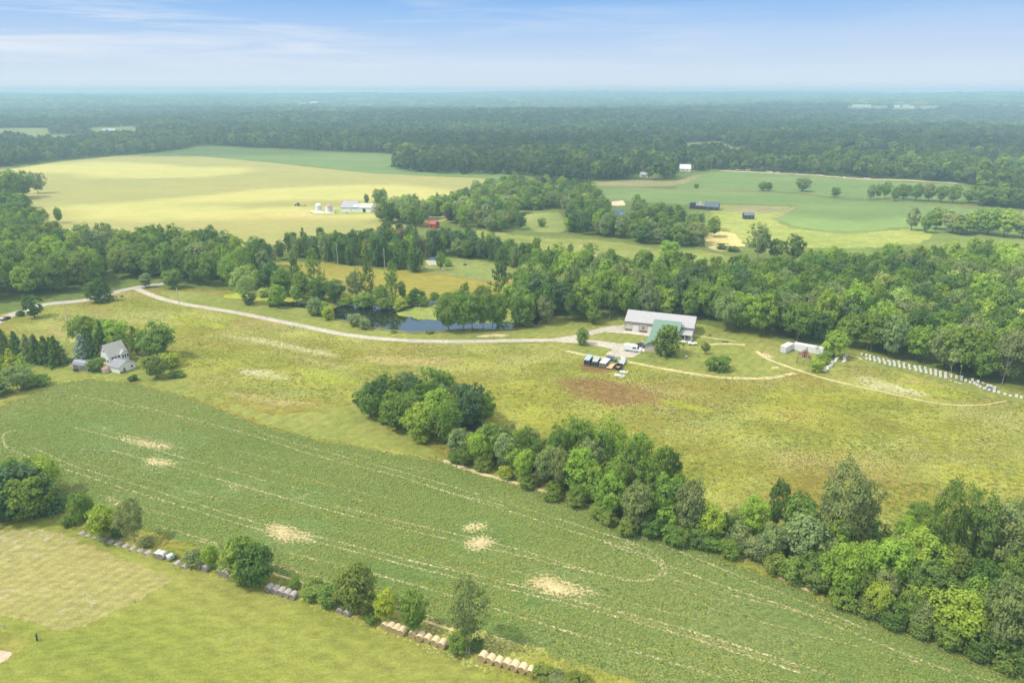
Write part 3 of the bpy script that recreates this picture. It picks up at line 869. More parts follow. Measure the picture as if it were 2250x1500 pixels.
def fill(poly, spacing, shapes, tones, hr, wr, where, end, avoid=(), clump=None):
    A = np.array([at(*p) for p in poly])
    x0, y0 = A.min(0)
    x1, y1 = A.max(0)
    s = spacing
    gx, gy = np.meshgrid(np.arange(x0, x1, s), np.arange(y0, y1, s * .87))
    gx = gx + (np.arange(gx.shape[0]) % 2)[:, None] * s * .5
    G = np.stack([gx.ravel(), gy.ravel()], 1) + RNG.uniform(-.36, .36, (gx.size, 2)) * s
    G = G[inpoly(G, A)]
    for p in avoid:
        G = G[~inpoly(G, np.array([at(*q) for q in p]))]
    py = np.array([to_px(a, b, 0)[1] for a, b in G])
    for (x, y), q in zip(G, py):
        g = .5 + .5 * math.sin(x / 23 + y / 31 + 2 * math.sin(x / 41))
        tn = random.choices([t for t, _ in tones], [wt * (1.6 if (i % 2) == (g > .5) else .7) for i, (_, wt) in enumerate(tones)])[0]
        sh = random.choices([t for t, _ in shapes], [wt for _, wt in shapes])[0]
        h = random.uniform(*hr)
        w = random.uniform(*wr)
        if sh in ('pine', 'spruce', 'layered'):
            w *= .95 if sh == 'pine' else .7
        if sh == 'shrub':
            h, w = h * .35, w * .6
        plant(sh, tn, x, y, h, w, where, end)


DG, MG, FG, YG, GG, BG, OG, SB, DP, RB, PG = TONES
# -- creek hedgerow, upper clump then lower clump then the thick end
hand('in the creek clump', 'farmhouse', [
    ('cedar', DG, 788, 893, 856, 26, 'small dark cedar alone at the farmhouse end of the creek clump'),
    ('round', BG, 832, 905, 826, 60), ('round', MG, 815, 915, 842, 62), ('round', MG, 872, 945, 858, 76), ('tall', MG, 843, 872, 815, 46), ('feather', GG, 892, 872, 808, 60), ('feather', MG, 952, 882, 796, 78),
    ('tall', BG, 905, 885, 825, 46), ('round', YG, 925, 965, 880, 76), ('round', MG, 978, 975, 872, 72), ('round', FG, 966, 930, 852, 84), ('tall', BG, 1030, 930, 836, 74), ('tall', MG, 1066, 935, 852, 48),
    ('shrub', DG, 1015, 905, 880, 40), ('shrub', MG, 850, 925, 900, 40), ('shrub', YG, 930, 972, 948, 30)])
hand('in the long creek hedgerow', 'upper pool', [
    ('tall', GG, 1010, 1010, 932, 60), ('round', FG, 1046, 1016, 946, 56), ('tall', MG, 1078, 1000, 920, 66), ('round', GG, 1112, 1025, 948, 62), ('feather', MG, 1152, 1020, 925, 56), ('tall', FG, 1150, 1058, 976, 50),
    ('tall', GG, 1200, 1065, 968, 62), ('round', GG, 1232, 1078, 978, 50), ('round', FG, 1268, 1090, 980, 78), ('feather', MG, 1262, 1010, 912, 80), ('feather', FG, 1340, 1012, 910, 92), ('tall', GG, 1302, 1050, 955, 66),
    ('bare', GG, 1293, 1098, 1046, 52), ('round', MG, 1352, 1095, 996, 66), ('tall', FG, 1400, 1045, 945, 60), ('round', FG, 1345, 1132, 1034, 62), ('round', GG, 1392, 1162, 1048, 62), ('tall', MG, 1422, 1125, 996, 70),
    ('tall', MG, 1450, 1085, 958, 55), ('cedar', DG, 1474, 1075, 980, 44), ('round', MG, 1462, 1152, 1036, 72), ('tall', GG, 1512, 1182, 1046, 66), ('round', YG, 1560, 1188, 1102, 66), ('round', MG, 1385, 1070, 960, 60),
    ('feather', MG, 1225, 1020, 925, 46), ('tall', MG, 1180, 1030, 950, 44), ('round', OG, 1020, 1022, 975, 40), ('round', FG, 1300, 1105, 1010, 50), ('tall', MG, 1320, 1040, 940, 50), ('tall', OG, 1095, 1000, 930, 44)])
hand('along the creek hedgerow foot', 'upper pool', [
    ('shrub', MG, 1000, 1014, 985, 34), ('shrub', OG, 1060, 1032, 1005, 40), ('shrub', YG, 1110, 1050, 1020, 36), ('shrub', OG, 1160, 1070, 1040, 40), ('shrub', MG, 1215, 1095, 1062, 46), ('shrub', OG, 1265, 1108, 1078, 44),
    ('shrub', MG, 1320, 1135, 1100, 46), ('shrub', OG, 1380, 1172, 1132, 46), ('shrub', DG, 1430, 1175, 1130, 50), ('shrub', MG, 1480, 1195, 1150, 50), ('shrub', DG, 1535, 1200, 1160, 46), ('shrub', OG, 1430, 1165, 1140, 50),
    ('shrub', MG, 1600, 1222, 1180, 48), ('shrub', GG, 1618, 1200, 1148, 54), ('shrub', GG, 1662, 1225, 1172, 60), ('shrub', OG, 1700, 1255, 1205, 50), ('shrub', MG, 1745, 1275, 1222, 60), ('shrub', OG, 1790, 1296, 1245, 50),
    ('shrub', MG, 1850, 1330, 1285, 60), ('shrub', OG, 1905, 1350, 1310, 50), ('shrub', DG, 1960, 1375, 1325, 60), ('shrub', OG, 2020, 1395, 1350, 55), ('shrub', MG, 2080, 1420, 1370, 60), ('shrub', DG, 2145, 1445, 1385, 60),
    ('shrub', OG, 2200, 1462, 1405, 70), ('shrub', DG, 2260, 1480, 1410, 70), ('shrub', OG, 1630, 1150, 1115, 50), ('shrub', DG, 1590, 1170, 1130, 44), ('shrub', DG, 1810, 1250, 1200, 60), ('shrub', DG, 1880, 1270, 1215, 60),
    ('shrub', DG, 1950, 1250, 1200, 60), ('shrub', DG, 1720, 1220, 1180, 50), ('shrub', DG, 2040, 1300, 1240, 60), ('shrub', DG, 1870, 1300, 1250, 60), ('shrub', MG, 1560, 1205, 1172, 44), ('shrub', OG, 1340, 1150, 1120, 40)])
hand('in the thick hedgerow end', 'hedge gap', [
    ('tall', DG, 1698, 1175, 1042, 42, 'narrow dark tree standing above the shrubs at the gap in the hedge'), ('round', FG, 1655, 1180, 1088, 66), ('tall', GG, 1692, 1232, 1146, 60), ('round', GG, 1762, 1235, 1128, 112),
    ('tall', MG, 1752, 1182, 1078, 76), ('feather', GG, 1832, 1205, 1000, 128, 'very tall feathery grey-green tree behind the thick end of the creek hedgerow'), ('feather', GG, 1885, 1192, 1040, 70),
    ('round', FG, 1850, 1314, 1192, 92), ('round', MG, 1785, 1270, 1210, 66), ('round', FG, 1955, 1296, 1176, 108), ('round', FG, 2018, 1296, 1164, 116), ('shrub', DG, 1920, 1190, 1148, 60), ('feather', MG, 2048, 1255, 1036, 92),
    ('feather', MG, 2112, 1255, 1060, 96), ('feather', GG, 2172, 1265, 1075, 118), ('feather', GG, 2236, 1262, 1085, 92), ('round', YG, 1922, 1352, 1276, 56), ('round', MG, 1990, 1372, 1300, 62), ('round', DG, 2042, 1338, 1236, 110),
    ('round', YG, 2102, 1402, 1294, 120), ('tall', GG, 2184, 1440, 1252, 88), ('round', YG, 2236, 1440, 1332, 76), ('round', FG, 2262, 1392, 1290, 100), ('round', FG, 2134, 1362, 1272, 86), ('tall', MG, 2012, 1180, 1100, 50),
    ('round', FG, 2262, 1290, 1190, 80), ('round', OG, 2080, 1300, 1200, 80), ('round', DG, 2155, 1340, 1230, 90), ('tall', MG, 2215, 1330, 1200, 80), ('round', FG, 1900, 1265, 1180, 60), ('round', FG, 1985, 1190, 1130, 50),
    ('feather', MG, 2300, 1280, 1100, 100), ('round', MG, 2310, 1440, 1310, 110)])
# -- fence line between the crop and the hayfield
hand('in the hayfield fence line', 'corner pines', [
    ('pine', BG, 18, 1128, 1038, 132), ('round', MG, 74, 1136, 1045, 100), ('spruce', BG, 112, 1122, 1040, 86), ('round', MG, 32, 1098, 1008, 112), ('round', FG, 92, 1092, 1002, 88), ('pine', BG, -40, 1130, 1030, 120),
    ('pine', BG, 60, 1118, 1020, 90), ('shrub', MG, 156, 1152, 1124, 34), ('round', MG, 190, 1156, 1078, 56), ('round', YG, 228, 1182, 1108, 68), ('feather', GG, 296, 1190, 1090, 68), ('shrub', DG, 264, 1174, 1140, 40),
    ('shrub', GG, 430, 1240, 1203, 46), ('round', FG, 467, 1248, 1194, 42), ('pine', MG, 537, 1272, 1186, 84), ('round', DG, 570, 1286, 1200, 84), ('shrub', MG, 650, 1290, 1262, 26), ('shrub', OG, 690, 1308, 1276, 60),
    ('shrub', MG, 728, 1326, 1282, 54), ('round', OG, 790, 1348, 1230, 98), ('round', YG, 846, 1366, 1295, 52), ('tall', MG, 907, 1388, 1296, 64), ('feather', GG, 1033, 1428, 1262, 90), ('shrub', MG, 1008, 1428, 1392, 50),
    ('shrub', DG, 1048, 1424, 1400, 30), ('shrub', OG, 765, 1335, 1285, 50), ('shrub', GG, 325, 1198, 1180, 26), ('shrub', GG, 378, 1225, 1212, 26), ('shrub', OG, 1200, 1490, 1470, 60), ('shrub', GG, 1225, 1500, 1480, 50),
    ('shrub', OG, 1270, 1512, 1490, 60), ('shrub', OG, 818, 1362, 1335, 40)])
# -- round the farmhouse
hand('in the farmhouse spruce row', 'road', [
    ('spruce', DG, -30, 785, 722, 60), ('spruce', DG, 15, 787, 722, 56), ('spruce', DG, 42, 788, 727, 52), ('spruce', GG, 66, 792, 734, 46), ('spruce', DG, 86, 796, 734, 46), ('spruce', SB, 74, 775, 738, 24),
    ('spruce', DG, 106, 798, 738, 48), ('spruce', DG, 130, 801, 738, 56), ('spruce', DG, 118, 792, 740, 40)])
hand('in the farmhouse yard corner', 'road', [
    ('arbor', YG, -20, 828, 768, 46), ('arbor', YG, 8, 830, 774, 44), ('arbor', YG, 34, 832, 767, 48), ('arbor', YG, 58, 838, 778, 44), ('feather', GG, 40, 858, 800, 76), ('shrub', MG, 92, 846, 820, 36), ('shrub', OG, -10, 868, 838, 60),
    ('shrub', OG, 68, 852, 836, 34)])
hand('behind the farmhouse', 'road', [
    ('round', MG, 196, 762, 688, 66), ('round', FG, 228, 758, 700, 50), ('round', MG, 244, 768, 700, 62), ('round', FG, 262, 778, 702, 58), ('spruce', DG, 232, 780, 706, 48), ('spruce', SB, 184, 786, 734, 50), ('spruce', BG, 206, 786, 732, 44),
    ('spruce', DG, 222, 786, 730, 40), ('shrub', OG, 214, 814, 784, 36)])
hand('in the group beyond the farmhouse', 'farmhouse', [
    ('cedar', MG, 303, 780, 712, 32), ('round', MG, 346, 788, 703, 78), ('round', MG, 330, 780, 725, 50), ('round', OG, 346, 830, 776, 56), ('shrub', YG, 372, 806, 770, 46), ('shrub', MG, 392, 827, 811, 32), ('shrub', DG, 293, 836, 822, 20)])
# -- road and drive
hand('beside the gravel road', 'vehicle on the road', [
    ('cedar', DG, 76, 698, 644, 42), ('shrub', DG, 46, 694, 680, 17), ('cedar', DG, 210, 664, 610, 42), ('spruce', DG, 234, 662, 606, 44), ('round', GG, 321, 632, 600, 28), ('round', MG, 380, 634, 590, 44), ('shrub', OG, 268, 652, 648, 6)])
hand('between drive and pond', 'road', [
    ('feather', PG, 541, 668, 577, 58), ('round', FG, 612, 676, 622, 38), ('shrub', GG, 692, 692, 650, 34), ('shrub', FG, 714, 692, 658, 30), ('shrub', YG, 723, 702, 667, 26), ('shrub', OG, 600, 672, 650, 26), ('shrub', GG, 780, 716, 686, 28),
    ('shrub', GG, 802, 722, 692, 28), ('round', MG, 986, 728, 644, 62), ('shrub', GG, 548, 668, 640, 30), ('tall', MG, 1038, 724, 634, 56), ('tall', MG, 1062, 723, 632, 44), ('tall', MG, 1082, 722, 636, 44), ('round', MG, 1098, 723, 640, 42),
    ('round', MG, 1018, 726, 640, 50), ('round', MG, 1138, 719, 640, 46), ('shrub', OG, 1160, 716, 704, 24), ('shrub', OG, 866, 731, 725, 14), ('shrub', OG, 944, 732, 725, 18)])
hand('between pond and pasture', 'road', [
    ('layered', DG, 652, 642, 552, 44), ('layered', MG, 693, 634, 540, 46), ('layered', DG, 812, 664, 568, 40), ('layered', MG, 863, 664, 575, 46), ('layered', DG, 1101, 650, 550, 52), ('feather', GG, 782, 664, 585, 50), ('round', DG, 735, 666, 612, 52),
    ('round', DG, 918, 668, 632, 40), ('round', MG, 955, 664, 640, 26), ('cedar', MG, 1022, 660, 615, 20), ('round', MG, 838, 672, 622, 40), ('shrub', YG, 880, 680, 652, 34), ('shrub', MG, 850, 678, 648, 40), ('round', MG, 902, 668, 646, 30),
    ('round', MG, 622, 650, 585, 50), ('round', MG, 666, 658, 590, 44), ('round', DG, 703, 662, 605, 50), ('shrub', FG, 760, 670, 645, 34), ('tall', MG, 885, 664, 612, 18), ('shrub', MG, 800, 674, 640, 50), ('shrub', OG, 690, 664, 640, 36),
    ('shrub', MG, 930, 672, 648, 30), ('round', FG, 652, 664, 625, 30), ('round', DG, 600, 640, 570, 50), ('round', MG, 570, 645, 590, 40), ('shrub', PG, 582, 650, 630, 34), ('shrub', MG, 985, 664, 640, 40), ('round', MG, 1060, 662, 625, 40),
    ('round', MG, 1012, 666, 632, 40), ('round', FG, 1120, 668, 620, 44)])
# -- barn yard
hand('in the barn yard', 'drive', [
    ('pine', MG, 1279, 757, 721, 32, 'small pine beside the fork in the gravel drive'), ('pine', MG, 1466, 780, 718, 66, 'broad green pine in front of the green-roofed wing'),
    ('feather', OG, 1549, 778, 748, 26, 'wispy olive shrub between the barn and the round bush'), ('bare', OG, 1533, 800, 774, 14, 'thin bare sapling on the barn lawn'),
    ('shrub', MG, 1578, 813, 777, 50, 'round dense green bush on the barn lawn'), ('round', FG, 1831, 784, 722, 60, 'bright green tree beside the white storage containers'),
    ('shrub', YG, 1794, 816, 786, 30, 'low yellow-green bush below the white storage containers'), ('shrub', FG, 1806, 801, 772, 28, 'green bush between the containers and the short hive row'),
    ('bare', BG, 1793, 782, 755, 16, 'thin bluish sapling against the white storage container')])
# -- farmstead beyond
hand('at the white barn', 'white barn', [('round', MG, 806, 449, 425, 12), ('round', OG, 834, 453, 414, 34), ('round', FG, 843, 448, 412, 22), ('round', GG, 872, 466, 429, 34), ('round', MG, 900, 462, 438, 30)])
hand('in the hill crop field', 'shack', [
    ('round', MG, 1674, 419, 397, 22), ('round', MG, 1688, 419, 399, 20), ('round', GG, 1762, 421, 387, 36), ('round', MG, 1834, 433, 410, 22), ('round', GG, 1912, 439, 404, 20), ('tall', MG, 1928, 438, 402, 16), ('tall', MG, 1943, 436, 394, 22),
    ('round', OG, 1965, 442, 408, 22), ('round', MG, 1985, 438, 402, 34), ('round', MG, 2012, 441, 400, 28), ('bare', OG, 1995, 443, 415, 12), ('round', GG, 2040, 442, 400, 32), ('round', MG, 2066, 444, 405, 26), ('round', MG, 2092, 446, 402, 32),
    ('round', MG, 2130, 446, 412, 34), ('round', MG, 2160, 452, 405, 40), ('round', MG, 2200, 455, 404, 44), ('round', MG, 2240, 458, 410, 40), ('shrub', OG, 1530, 414, 402, 10)])
hand('in the middle meadows', 'farm pond', [
    ('feather', GG, 1664, 575, 483, 62, 'tallest grey-green poplar at the near edge of the straw field'), ('tall', MG, 1700, 574, 520, 36), ('tall', DG, 1742, 580, 508, 46), ('round', FG, 1470, 571, 526, 46, 'pale round tree alone in the narrow middle meadow'),
    ('shrub', MG, 1190, 498, 478, 18), ('shrub', DG, 1610, 552, 540, 26), ('shrub', DG, 1585, 548, 532, 22), ('spruce', DG, 1205, 557, 540, 12), ('tall', MG, 1252, 560, 532, 16), ('feather', OG, 1296, 572, 530, 34), ('shrub', DG, 1342, 560, 546, 14)])
hand('at the blue car in the clearing', 'blue car', [('round', MG, 968, 594, 550, 24), ('shrub', FG, 984, 585, 566, 20), ('pine', DG, 912, 596, 545, 44), ('pine', DG, 880, 590, 545, 40)])
hand('in the clump by the grain field', 'frame edge', [
    ('round', MG, 55, 434, 372, 50), ('round', MG, 22, 440, 368, 56), ('round', GG, 84, 425, 374, 34), ('round', MG, -20, 440, 370, 60), ('round', DG, 12, 470, 415, 60), ('round', MG, 52, 480, 424, 50), ('round', DG, 30, 500, 445, 60),
    ('round', MG, 85, 498, 450, 44), ('round', MG, 130, 490, 453, 18), ('round', DG, -20, 500, 430, 60)])
hand('in the copse below the hill', 'dark shed', [
    ('tall', GG, 2002, 507, 449, 30), ('round', MG, 2032, 512, 462, 26), ('round', MG, 2055, 504, 453, 44), ('round', GG, 2090, 512, 460, 50), ('round', FG, 2130, 512, 462, 44), ('round', MG, 2170, 516, 452, 56), ('round', FG, 2205, 520, 455, 54),
    ('round', GG, 2245, 524, 460, 50), ('round', MG, 2110, 516, 472, 40), ('round', FG, 2280, 526, 455, 50), ('round', GG, 2150, 506, 458, 40)])
# -- the woods
fill([(995, 1000), (1100, 985), (1250, 985), (1350, 985), (1420, 1020), (1480, 1070), (1520, 1150), (1560, 1192), (1480, 1187), (1380, 1152), (1250, 1085), (1120, 1035), (1010, 1012)],
     5.2, [('tall', 3), ('round', 2), ('feather', 1)], [(MG, 4), (FG, 3), (GG, 1.5), (OG, 1)], (7.5, 10.5), (5, 7.5), 'in the long creek hedgerow', 'upper pool')
fill([(1700, 1185), (1760, 1178), (1900, 1190), (2040, 1210), (2340, 1250), (2400, 1470), (2150, 1432), (2000, 1382), (1850, 1312), (1740, 1262)],
     5.6, [('tall', 3), ('round', 3), ('feather', .6)], [(MG, 4), (FG, 3), (GG, 1.5), (OG, 1), (YG, .5)], (6.5, 10), (5, 8), 'in the thick hedgerow end', 'hedge gap')
fill([(820, 885), (900, 860), (1000, 870), (1075, 905), (1060, 930), (985, 972), (920, 962), (840, 925)],
     5.4, [('tall', 3), ('round', 3), ('feather', .6)], [(MG, 4), (FG, 2), (GG, 1), (BG, 1)], (7, 10), (5.5, 8), 'in the creek clump', 'farmhouse')
WOODT = [(MG, 4), (FG, 2.8), (DG, 2.0), (GG, 1.5), (BG, .8), (OG, .25), (PG, .5)]
fill([(1150, 715), (1200, 708), (1300, 702), (1372, 700), (1536, 706), (1590, 728), (1700, 744), (1800, 764), (1850, 768), (1900, 773), (2000, 797), (2100, 824), (2200, 850), (2360, 884), (2360, 588), (2250, 590), (2120, 596),
      (2000, 606), (1900, 612), (1800, 616), (1700, 618), (1600, 630), (1500, 624), (1400, 616), (1300, 608), (1220, 604), (1160, 614), (1140, 648)],
     9.5, [('wood', 3), ('round', 4), ('tall', 3)], WOODT, (15, 22), (9.5, 15), 'in the barn wood', 'pond')
fill([(-80, 500), (60, 512), (130, 542), (300, 554), (450, 560), (590, 574), (606, 590), (575, 620), (560, 640), (480, 640), (420, 632), (350, 612), (260, 618), (190, 636), (100, 652), (0, 668), (-80, 680)],
     10.5, [('wood', 2), ('round', 4), ('tall', 2)], [(MG, 4), (FG, 1.5), (DG, 3), (GG, 1.5), (OG, 1)], (14, 22), (10, 15.5), 'in the roadside wood', 'road')
fill([(600, 570), (625, 558), (720, 552), (800, 544), (860, 532), (940, 540), (1040, 545), (1100, 556), (1180, 578), (1180, 600), (1130, 592), (1060, 572), (985, 563), (920, 572), (860, 588), (760, 582), (700, 572), (620, 572)],
     8.5, [('pine', 5), ('layered', 1.6), ('spruce', .5), ('round', 3)], [(BG, 3), (DG, 3), (MG, 3), (GG, 1.2), (FG, .6), (RB, .25), (DP, .2)], (11, 18), (8, 12), 'in the pine belt', 'road', avoid=[[(930, 500), (968, 500), (970, 556), (930, 556)]])
fill([(820, 480), (880, 466), (950, 470), (1010, 455), (1040, 425), (1140, 412), (1230, 420), (1300, 438), (1345, 470), (1400, 474), (1470, 488), (1550, 512), (1570, 522), (1556, 530), (1540, 546), (1440, 540), (1330, 524), (1250, 518),
      (1160, 505), (1100, 512), (1000, 496), (920, 500), (860, 496)], 10.5, [('round', 5), ('tall', 2), ('pine', .8)], [(MG, 4), (GG, 2.4), (DG, 2), (FG, 1.2), (BG, 1), (DP, .15)], (12, 19), (9.5, 15),
     'in the red shed grove', 'white barn', avoid=[[(1140, 462), (1240, 460), (1256, 490), (1245, 512), (1170, 508), (1140, 490)], [(925, 485), (975, 485), (985, 552), (925, 552)], [(1330, 440), (1384, 440), (1386, 508), (1330, 508)],
                                                             [(1490, 462), (1600, 462), (1600, 480), (1490, 480)]])
hand('along the barn wood edge', 'pond', [('round', FG, 1160, 712, 640, 40), ('tall', GG, 1200, 712, 640, 44), ('bare', OG, 1338, 704, 635, 26, 'bare brown dead tree at the wood edge beside the barn'), ('round', MG, 1306, 712, 672, 36),
                                                  ('bare', PG, 2085, 838, 760, 40, 'pale half-bare tree at the wood edge near the white cabinet'), ('bare', GG, 2200, 848, 735, 40, 'pale dead-topped tree behind the last hives'),
                                                  ('bare', OG, 1905, 770, 690, 22, 'thin bare trunk at the wood edge above the first hives')])
# -- choose which plants are built one by one: the ones that show largest, up to a limit for each kind
LIMIT = {'broadleaf_tree': 300, 'pine_tree': 110, 'spruce_tree': 60, 'cedar_tree': 40, 'arborvitae': 20, 'shrub': 150, 'dying_tree': 40}
TREES = [t for t in TREES if -130 < t['px'] < 2400]
bykind = {}
for t in TREES:
    bykind.setdefault(KIND[t['shape']][0], []).append(t)
SOLO, MASS = [], []
for k, L in bykind.items():
    L.sort(key=lambda t: (not t['hand'], -t['size']))
    vis = [t for t in L if -40 < t['px'] < 2290]
    off = [t for t in L if not -40 < t['px'] < 2290]
    SOLO += vis[:LIMIT[k]]
    MASS += vis[LIMIT[k]:] + off
ORD = ('first second third fourth fifth sixth seventh eighth ninth tenth eleventh twelfth thirteenth fourteenth fifteenth sixteenth seventeenth eighteenth nineteenth twentieth').split()


def ordinal(i):
    if i < 20:
        return ORD[i]
    tens = ['', '', 'twenty', 'thirty', 'forty', 'fifty'][(i + 1) // 10]
    return tens + '-' + ORD[(i + 1) % 10 - 1] if (i + 1) % 10 else {20: 'twentieth', 30: 'thirtieth', 40: 'fortieth', 50: 'fiftieth'}[i + 1]


groups = {}
for t in SOLO:
    if t['where'].startswith(('in the barn wood', 'in the roadside wood', 'in the pine', 'in the red shed')):
        same = [u['py'] for u in SOLO if u['where'] == t['where']]
        lo, hi = np.percentile(same, 36), np.percentile(same, 70)
        t['row'] = 'front ' if t['py'] > hi else ('rear ' if t['py'] < lo else 'inner ')
    if not t['label']:
        groups.setdefault((t['where'], t['row'], t['tone'], t['shape'], t['end']), []).append(t)
SKIPEND = {'frame edge': 'frame edge'}
for (where, row, tone, shape, end), L in groups.items():
    L.sort(key=lambda t: -t['px'] if end in ('barn',) else t['px'])
    base = f'{row}{tone} {WORD[shape]} {where}'
    for i, t in enumerate(L):
        t['label'] = base if len(L) == 1 else f'{base}, {ordinal(i)} from the {SKIPEND.get(end, end)}'
        if len(t['label'].split()) > 16:
            t['label'] = t['label'].replace(' of the creek hedgerow', ' of the hedgerow')


LEAFGAIN = 2.65


def col(tone, j=.12):
    c = [v * LEAFGAIN for v in TONES[tone]]
    f = random.uniform(1 - j, 1 + j)
    return [c[0] * f * random.uniform(.92, 1.08), c[1] * f, c[2] * f * random.uniform(.9, 1.1)]


def build_plant(t):
    name, cat = KIND[t['shape']]
    o = empty(name, (t['x'], t['y'], t['z']), random.uniform(0, 6.28), t['label'], cat, ('shrubs ' if name == 'shrub' else 'conifers ' if cat == 'conifer' else 'trees ') + t['where'])
    o.scale = (t['w'], t['w'], t['h'])
    tr = bpy.data.objects.new('stem' if name == 'shrub' else 'trunk', TRUNKS[t['shape']])
    link(tr, o)
    cr = bpy.data.objects.new('foliage' if name == 'shrub' else 'crown', random.choice(CROWNS[t['shape']]))
    cr['leafcol'] = col(t['tone'])
    link(cr, o)
    return o


for t in SOLO:
    build_plant(t)


# -- woods that nobody could count: one object of scattered crowns each
def scatter(name, pts, scl, rot, colr, idx, meshes, label, cat):
    c = bpy.data.collections.new(name + '_kinds')
    for i, me in enumerate(meshes):
        o = bpy.data.objects.new(f'{i:02d}_crown', me)
        c.objects.link(o)
    me = bpy.data.meshes.new(name)
    me.vertices.add(len(pts))
    me.vertices.foreach_set('co', np.asarray(pts, np.float32).ravel())
    for nm, typ, arr in (('scl', 'FLOAT_VECTOR', scl), ('rot', 'FLOAT_VECTOR', rot), ('leafcol', 'FLOAT_VECTOR', colr)):
        me.attributes.new(nm, typ, 'POINT').data.foreach_set('vector', np.asarray(arr, np.float32).ravel())
    me.attributes.new('idx', 'INT', 'POINT').data.foreach_set('value', np.asarray(idx, np.int32))
    o = link(bpy.data.objects.new(name, me))
    g = bpy.data.node_groups.new(name, 'GeometryNodeTree')
    g.interface.new_socket('Geometry', in_out='INPUT', socket_type='NodeSocketGeometry')
    g.interface.new_socket('Geometry', in_out='OUTPUT', socket_type='NodeSocketGeometry')
    N, Lk = g.nodes, g.links
    gi, go = N.new('NodeGroupInput'), N.new('NodeGroupOutput')
    ci = N.new('GeometryNodeCollectionInfo')
    ci.inputs[0].default_value = c
    ci.inputs['Separate Children'].default_value = True
    ci.inputs['Reset Children'].default_value = True
    m2p = N.new('GeometryNodeMeshToPoints')
    iop = N.new('GeometryNodeInstanceOnPoints')
    Lk.new(gi.outputs[0], m2p.inputs[0])
    Lk.new(m2p.outputs[0], iop.inputs['Points'])
    Lk.new(ci.outputs[0], iop.inputs['Instance'])
    iop.inputs['Pick Instance'].default_value = True

    def attr(nm, typ):
        a = N.new('GeometryNodeInputNamedAttribute')
        a.data_type = typ
        a.inputs[0].default_value = nm
        return a.outputs[0]
    Lk.new(attr('idx', 'INT'), iop.inputs['Instance Index'])
    Lk.new(attr('scl', 'FLOAT_VECTOR'), iop.inputs['Scale'])
    Lk.new(attr('rot', 'FLOAT_VECTOR'), iop.inputs['Rotation'])
    Lk.new(iop.outputs[0], go.inputs[0])
    md = o.modifiers.new('scatter', 'NODES')
    md.node_group = g
    tag(o, label, cat, kind='stuff')
    return o


if MASS:
    SH = ['round', 'tall', 'wood', 'pine', 'layered', 'spruce', 'shrub']
    ms = [CROWNS[s][0] for s in SH] + [CROWNS[s][1] for s in SH]
    ix = [(SH.index(t['shape']) if t['shape'] in SH else 0) + random.choice((0, 7)) for t in MASS]
    scatter('woodland', [(t['x'], t['y'], t['z'] - .3) for t in MASS], [(t['w'], t['w'], t['h']) for t in MASS], [(0, 0, random.uniform(0, 6.28)) for _ in MASS],
            [col(t['tone']) for t in MASS], ix, ms, 'green woodland filling in behind the nearer trees of the farm', 'woodland')

FARPOLY = [(-900, 420), (-200, 384), (0, 368), (130, 353), (260, 341), (340, 336), (405, 327), (440, 318), (560, 324), (700, 331), (830, 336), (900, 340), (880, 352), (864, 366), (885, 377), (960, 381), (1050, 384),
           (1150, 386), (1200, 396), (1260, 402), (1300, 398), (1400, 394), (1440, 396), (1480, 394), (1488, 376), (1530, 378), (1575, 373), (1700, 378), (1900, 391), (2000, 394), (2110, 402), (2140, 408), (2150, 448), (2330, 470), (2900, 520), (3400, 206),
           (-1400, 206)]
CLEAR = [[(-120, 288), (110, 285), (118, 309), (-120, 313)], [(60, 300), (160, 297), (160, 318), (60, 322)], [(195, 284), (305, 281), (305, 304), (190, 306)], [(1460, 317), (1580, 310), (1620, 326), (1500, 340)],
         [(1575, 334), (1640, 320), (1668, 334), (1605, 352)], [(1895, 331), (1955, 328), (1968, 350), (1905, 353)], [(1395, 384), (1440, 381), (1445, 394), (1400, 395)], [(1485, 366), (1530, 364), (1530, 380), (1490, 380)],
         [(1440, 314), (1478, 314), (1478, 330), (1440, 330)], [(690, 252), (780, 251), (790, 258), (690, 259)], [(1005, 250), (1080, 249), (1080, 256), (1005, 257)], [(1700, 262), (1790, 260), (1800, 268), (1700, 270)],
         [(1855, 243), (1950, 242), (1960, 250), (1850, 251)], [(1960, 243), (2060, 242), (2070, 250), (1960, 252)]]
for cp in CLEAR:
    P_ = [at(*p) for p in cp]
    sheet('far_clearing', P_, .5, M_FARGRASS, 20, max(12, math.dist(P_[0], P_[1]) / 12), 2, px=False, sub=30)


